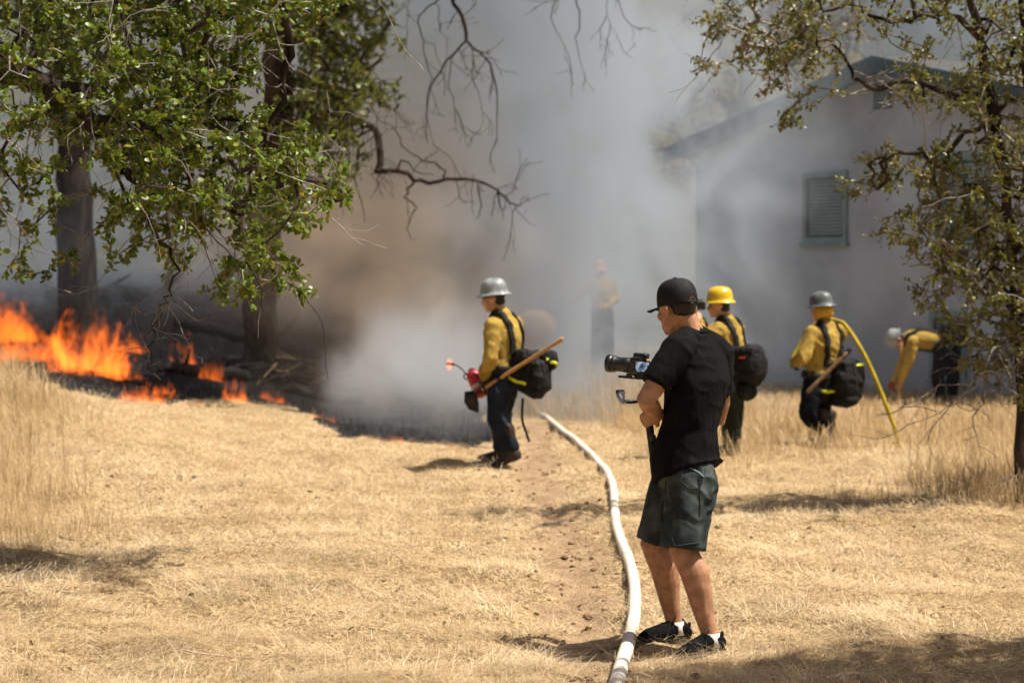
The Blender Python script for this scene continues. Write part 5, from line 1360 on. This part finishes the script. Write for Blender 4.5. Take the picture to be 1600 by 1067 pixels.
# lying straw
x, y = field(400000, 9.8, 33, 2.2)
keep = (~burn_at(x, y)) & (r.random(len(x)) > dirt_at(x, y) * .93) & (r.random(len(x)) < .08 + .75 * vnoise(x, y, 3.2, 41) + .5 * vnoise(x, y, 9, 42)) & (r.random(len(x)) < .22 + .9 * sst(.3, .6, .6 * vnoise(x, y, 1.3, 45) + .4 * vnoise(x, y, 4.2, 46))) & (r.random(len(x)) > .8 * tall_zone(x, y))
x, y = x[keep], y[keep]; n = len(x)
flow = 2.4 * math.pi * vnoise(x, y, 1.1, 43) + r.normal(0, 1.2, n)
fa = y > 14.5
VA = strands(x[fa], y[fa], r.uniform(.04, .15, fa.sum()), np.maximum(.0022, y[fa] * .00019) * r.uniform(.7, 1.3, fa.sum()), np.clip(r.normal(.86, .1, fa.sum()), .35, 1.02), flow[fa], r.normal(.25, .35, fa.sum()), 1, r, r.uniform(.0, .022, fa.sum()))
x, y, flow = x[~fa], y[~fa], flow[~fa]; n = len(x)
V, Fq, tint = strands(x, y, r.uniform(.035, .15, n) * (1 + .5 * (vnoise(x, y, 1.5, 44) - .5)), np.maximum(.0022, y * .00019) * r.uniform(.7, 1.3, n), np.clip(r.normal(.86, .1, n), .35, 1.02), flow, r.normal(.25, .35, n), 2, r, r.uniform(.0, .022, n))
Fq = np.concatenate([Fq, VA[1] + len(V)]); V = np.concatenate([V, VA[0]]); tint = np.concatenate([tint, VA[2]])
so_ = obj('cut_straw', npmesh(V, Fq, {'tint': tint}), M['straw'], kind='stuff'); tag(so_, 'mown dry straw lying over the pale foreground ground', 'straw')
# paler long straw on top, in mats
x, y = field(70000, 9.8, 28, 1.9)
keep = (~burn_at(x, y)) & (r.random(len(x)) > dirt_at(x, y)) & (r.random(len(x)) < sst(.45, .7, vnoise(x, y, 2.6, 71) * .7 + vnoise(x, y, 7, 72) * .3)) & (r.random(len(x)) > .8 * tall_zone(x, y))
x, y = x[keep], y[keep]; n = len(x)
V, Fq, tint = strands(x, y, r.uniform(.08, .22, n), np.maximum(.0032, y * .00022) * r.uniform(.7, 1.3, n), np.clip(r.normal(.8, .1, n), .4, 1.0), 2.4 * math.pi * vnoise(x, y, 1.1, 43) + r.normal(0, 1.1, n), r.normal(.3, .3, n), 3, r, r.uniform(.012, .05, n))
so_ = obj('loose_straw', npmesh(V, Fq, {'tint': tint}), straw_mat('loose_straw', (.55, .41, .235), (.78, .64, .43), (.85, .75, .57)), kind='stuff'); tag(so_, 'loose pale straw lying in mats on top of the mown grass', 'straw')
# short upright stubble in tufts
x, y = field(60000, 9.8, 30, 1.9)
keep = (~burn_at(x, y)) & (r.random(len(x)) > dirt_at(x, y) * .9) & (r.random(len(x)) < sst(.45, .85, vnoise(x, y, 4.3, 51)) + .12)
x, y = x[keep], y[keep]; n = len(x)
V, Fq, tint = strands(x, y, r.uniform(.03, .11, n), np.maximum(.0025, y * .00018) * r.uniform(.7, 1.3, n), np.abs(r.normal(.3, .2, n)), r.uniform(0, 2 * math.pi, n), r.normal(.5, .4, n), 2, r)
so_ = obj('grass_stubble', npmesh(V, Fq, {'tint': tint}), M['straw'], kind='stuff'); tag(so_, 'short dry grass stubble standing in tufts between the straw', 'grass')
# tall standing grass
def standing(name, label, n0, y0, y1, sel, hh, pw=1.5):
    x, y = field(n0, y0, y1, pw, 1.2)
    z = tall_zone(x, y); keep = (~burn_at(x, y)) & (r.random(n0) < z ** 1.3 * (.35 + .9 * vnoise(x, y, 2.8, 61))) & sel(x, y)
    x, y, z = x[keep], y[keep], z[keep]; n = len(x)
    pv_ = .6 * (vnoise(x, y, .5, 62) - .5) + 2.6
    az = np.where(r.random(n) < .55, math.pi + r.normal(0, .9, n), r.uniform(0, 2 * math.pi, n))
    L = hh * r.uniform(.45, 1.15, n) * (.3 + .8 * z) * np.where((x > 3.) & (y > 26), .3 + .7 * sst(28.4, 26.4, y), 1.) * np.where((x > 2.4) & (y < 22.5), .85, 1.) * (.75 + .5 * vnoise(x, y, 1.7, 63))
    hd = r.random(n) < .4
    m = []
    for h_ in (0, 1):
        k = hd == bool(h_)
        m.append(strands(x[k], y[k], L[k] * (1.08 if h_ else 1), np.maximum(.0028, y[k] * .00019) * r.uniform(.7, 1.3, k.sum()), np.abs(r.normal(.14, .16, k.sum())), az[k], r.normal(.7, .55, k.sum()), 3, r, 0, h_))
    V = np.concatenate([m[0][0], m[1][0]]); Fq = np.concatenate([m[0][1], m[1][1] + len(m[0][0])]); ti = np.concatenate([m[0][2], m[1][2]])
    o = obj(name, npmesh(V, Fq, {'tint': ti}), M['tall'], kind='stuff'); tag(o, label, 'grass'); return o
standing('tall_grass', 'tall blond grass standing between the firefighters and the house', 270000, 17, 44, lambda x, y: x > -.4, .42)
standing('tall_grass', 'tall dry grass on the bank at the left edge', 170000, 14, 36, lambda x, y: x <= -.4, .42)
# charred stubble and ash
x, y = field(45000, 24, 52, 1.4); keep = burn_at(x, y) & (x < 1); x, y = x[keep], y[keep]; n = len(x)
V, Fq, tint = strands(x, y, r.uniform(.04, .22, n), np.maximum(.004, y * .00022), np.clip(r.normal(.55, .3, n), 0, 1), r.uniform(0, 6.28, n), r.normal(.3, .4, n), 2, r)
so_ = obj('charred_stubble', npmesh(V, Fq, {'tint': tint}), M['char'], kind='stuff'); tag(so_, 'black charred grass stubble over the burnt slope', 'stubble')
# fallen leaves
x, y = field(800, 9.9, 24, 1.6); keep = ~burn_at(x, y); x, y = x[keep], y[keep]; n = len(x); z = ground_z(x, y) + r.uniform(.006, .03, n)
dd = r.normal(0, 1, (n, 3)); dd[:, 2] *= .25
fl = obj('fallen_leaves', leaves(np.stack([x, y, z], -1), dd, r.uniform(.012, .055, n), r), leaf_mat('fallen_leaf', (.07, .035, .016), (.20, .10, .04), (.10, .11, .03)), kind='stuff'); tag(fl, 'small brown fallen oak leaves scattered over the straw', 'leaves')

# clods of soil along the track
cx_ = []; r2 = np.random.default_rng(77); V = []; Fq = []; o_ = 0
ico, icf = ell((0, 0, 0), (1, 1, .7), None, 6, 4)
while o_ < 600:
    k = r2.integers(0, len(TRACK) - 1); u = r2.random(); a, b = TRACK[k], TRACK[k + 1]
    px_ = a[0] + (b[0] - a[0]) * u + r2.normal(0, .3); py_ = a[1] + (b[1] - a[1]) * u + r2.normal(0, .15); s_ = .004 + .018 * r2.random() ** 3
    zz_ = gzn(px_, py_); base = len(V); an = r2.random() * 6.28
    for q in ico:
        w = .7 + .6 * r2.random(); V.append((px_ + s_ * w * (q.x * math.cos(an) - q.y * math.sin(an)) * 1.2, py_ + s_ * w * (q.x * math.sin(an) + q.y * math.cos(an)), zz_ + s_ * w * q.z + s_ * .3))
    Fq += [tuple(i + base for i in q) for q in icf]; o_ += 1
cl_ = obj('soil_clods', mesh(V, Fq, False), pmat('soil_clod', (.22, .135, .075), .95, .4, 30, .1), kind='stuff'); tag(cl_, 'small clods of brown soil scattered along the dirt track', 'soil')
# ------------------------------------------------------------------ charred debris on the burn edge
M['charwood'] = pmat('charred_wood', (.016, .015, .014), .95, .6, 14, .15, 40, .9, .012, col2=(.05, .045, .042))
M['brush'] = pmat('dry_brush', (.20, .14, .08), .9, .5, 20, .1)
def log(px, py, dY, L, rad, az, label):
    p = G(px, py); p = Vector((p.x, p.y + dY, 0)); p.z = gzf(p.x, p.y)
    q = []; rr = []; lr = random.Random(int(px))
    for k in range(8):
        t = k / 7 - .5; a = Vector((math.cos(az), math.sin(az), 0)) * L * t; w = p + a + Vector((0, lr.gauss(0, .03), 0)); w.z = gzf(w.x, w.y) + rad * .8 + lr.gauss(0, .02); q.append(w); rr.append(rad * (1 - .35 * abs(t)) * lr.uniform(.85, 1.15))
    root = thing('charred_log', label, 'log', tuple(p), 'charred wood on the burnt slope')
    b = blob('log', [loft(q, rr, n=10)], rad * .22, M['charwood'], root, 2, [(rad * .8, rad * .35)])
    for _ in range(3):
        i = lr.randrange(2, 6); d = Vector((lr.gauss(0, .6), lr.gauss(0, .4), lr.uniform(.3, 1))).normalized(); s = solid('branch_stub', [loft([q[i], q[i] + d * L * .12, q[i] + d * L * .25 + Vector((.02, 0, 0))], [rad * .4, rad * .28, rad * .1], n=7)], M['charwood'], root)
log(430, 590, .6, 1.5, .10, .25, 'charred log lying behind the crest of the straw bank'); log(350, 560, 3, 2.2, .13, -.15, 'long blackened log farther up the burnt slope')
log(300, 600, 1.2, 1.2, .09, .5, 'short charred log beside the middle flames'); log(500, 630, .5, 1.1, .08, -.4, 'small blackened log at the front of the burn edge')
log(120, 520, 5, 2.6, .16, .1, 'thick blackened log behind the tall flames at left')
pl_ = G(455, 612); pr_ = thing('brush_pile', 'low heap of scorched sticks on the edge of the burn', 'brush pile', (pl_.x, pl_.y + .5, gzf(pl_.x, pl_.y + .5)))
lr = random.Random(3); st = []
for k in range(150):
    a = Vector((pl_.x + lr.gauss(0, .75), pl_.y + .5 + lr.gauss(0, .3), 0)); h_ = .32 * math.exp(-((a.x - pl_.x) / .8) ** 2); a.z = gzf(a.x, a.y) + lr.random() * h_ + .02
    d = Vector((lr.gauss(0, 1), lr.gauss(0, .6), lr.gauss(.1, .3))).normalized() * lr.uniform(.15, .4); rr = lr.uniform(.006, .02)
    st.append((loft([a - d, a + Vector((0, 0, lr.gauss(0, .03))), a + d], [rr, rr, rr * .5], n=5, cap='flat'), lr.random() < .2))
adopt(obj('sticks', mesh(*join([s for s, b in st if not b])), M['charwood'], kind='stuff'), pr_); adopt(obj('pale_sticks', mesh(*join([s for s, b in st if b])), M['brush'], kind='stuff'), pr_)
# long pale stem lying in the foreground straw
sp_ = [G(286, 1025), G(310, 1030), G(345, 1034), G(400, 1038)]; sp_ = catmull([q + UP * .03 for q in sp_], 5)
so_ = solid('dry_stem', [loft(sp_, [.0055 - .0002 * i for i in range(len(sp_))], n=7)], pmat('pale_stem', (.62, .47, .36), .8, .2, 30)); tag(so_, 'long pale dry stem lying in the lower left straw', 'stem')

# ------------------------------------------------------------------ flames
def flame_mat(name, w, hgt, k, seed, colr=(1., .26, .03)):
    g = NG(name); c = g.coord('Object'); x, y, z = g.xyz(c)
    h = g.mul(z, 1 / hgt)
    rise = g.scale(c, (1, 1, .42), (seed * 3.7, seed * 1.3, seed * 2.1))
    n1 = g.noise(rise, 2.6 / hgt ** .5, 3, .6, 1.6); n2 = g.noise(rise, 9. / hgt ** .5, 2, .65, 0.)
    v = g.add(g.mul(n1, .6), g.mul(n2, .4))
    th = g.add(.41, g.mul(g.math('POWER', g.math('MAXIMUM', h, 0.), .9), .22))
    th = g.add(th, g.rng(g.math('ABSOLUTE', x), w * .2, w * .56, 0, .26))
    s = g.rng(g.sub(v, th), .0, .08)
    em = g.n('ShaderNodeEmission'); g.put(em.inputs[0], g.mix(g.rng(g.sub(v, th), .04, .2), (1., .16, .012), colr)); g.put(em.inputs[1], g.mul(s, k))
    ab = g.n('ShaderNodeVolumeAbsorption'); g.put(ab.inputs[1], g.mul(s, .9)); ab.inputs[0].default_value = (.5, .2, .1, 1)
    ad = g.n('ShaderNodeAddShader'); g.t.links.new(em.outputs[0], ad.inputs[0]); g.t.links.new(ab.outputs[0], ad.inputs[1])
    return g.done(None, ad.outputs[0])
def flame(px, py, Y, w, dpt, hgt, k, label, seed):
    p = P(px, py, Y) if Y else G(px, py); p.z = gzf(p.x, p.y) - .05
    q = []; lr = random.Random(seed)
    for j in range(7):
        t = j / 6 - .5; q.append(ell((w * t * .86, lr.gauss(0, .1) * dpt, 0), (w * .17, dpt, hgt * lr.uniform(.7, 1.05) * (1 - .9 * t * t))))
    v, f = join(q); me = mesh(v, f); o = bpy.data.objects.new('tmp', me); COL.objects.link(o)
    m = o.modifiers.new('r', 'REMESH'); m.mode = 'VOXEL'; m.voxel_size = min(w, hgt) / 9
    me2 = bpy.data.meshes.new_from_object(o.evaluated_get(bpy.context.evaluated_depsgraph_get())); bpy.data.objects.remove(o)
    o = obj('flame', me2, flame_mat('flame_%d' % seed, w, hgt, k, seed)); o.location = p
    tag(o, label, 'fire', 'flames along the burning edge'); return o
flame(45, 596, 31.3, 1.4, .4, .62, 2.4, 'tall orange flames at the left edge behind the dry bank', 1)
flame(140, 602, 30.3, 1.5, .45, 1.05, 3.6, 'brightest broad orange flames beside the dry bank', 2)
flame(0, 560, 34.5, 1.6, .5, 1.0, 2.2, 'reddish flames at the far left edge under the hanging leaves', 3)
flame(285, 600, 32.5, .6, .2, .7, 3., 'thin upright flame in the middle of the black slope', 4)
flame(365, 625, 0, .45, .15, .4, 4., 'small flame licking the burn edge near the sticks', 5)
flame(222, 626, 0, .8, .2, .36, 4., 'low flame creeping along the straw right of the tall flames', 6)
flame(505, 655, 0, .4, .15, .16, 3., 'low flame among the sticks by the white smoke', 7)
flame(600, 687, 0, .8, .16, .12, 5., 'ember glow along the burn edge under the white smoke', 8)
flame(695, 694, 0, .6, .14, .10, 5., 'last ember glow on the burn edge beside the walking person', 9)
flame(300, 630, 0, .5, .12, .12, 3., 'tiny flames along the straw edge below the thin flame', 10)
flame(255, 618, 0, .5, .15, .3, 4., 'small flame between the straw edge and the charred logs', 12)
flame(330, 600, 32.0, .5, .15, .42, 3.5, 'small flame beside the charred log on the slope', 13)
flame(425, 626, 0, .5, .15, .22, 4., 'low flame under the heap of scorched sticks', 14)
flame(205, 560, 34., .7, .2, .5, 2.5, 'dim reddish flame farther up the black slope', 15)
fl_ = flame(702, 566, 22.3, .07, .03, .09, 14., 'small flame burning at the tip of the drip torch', 11); fl_.location = P(702, 567, 22.3)
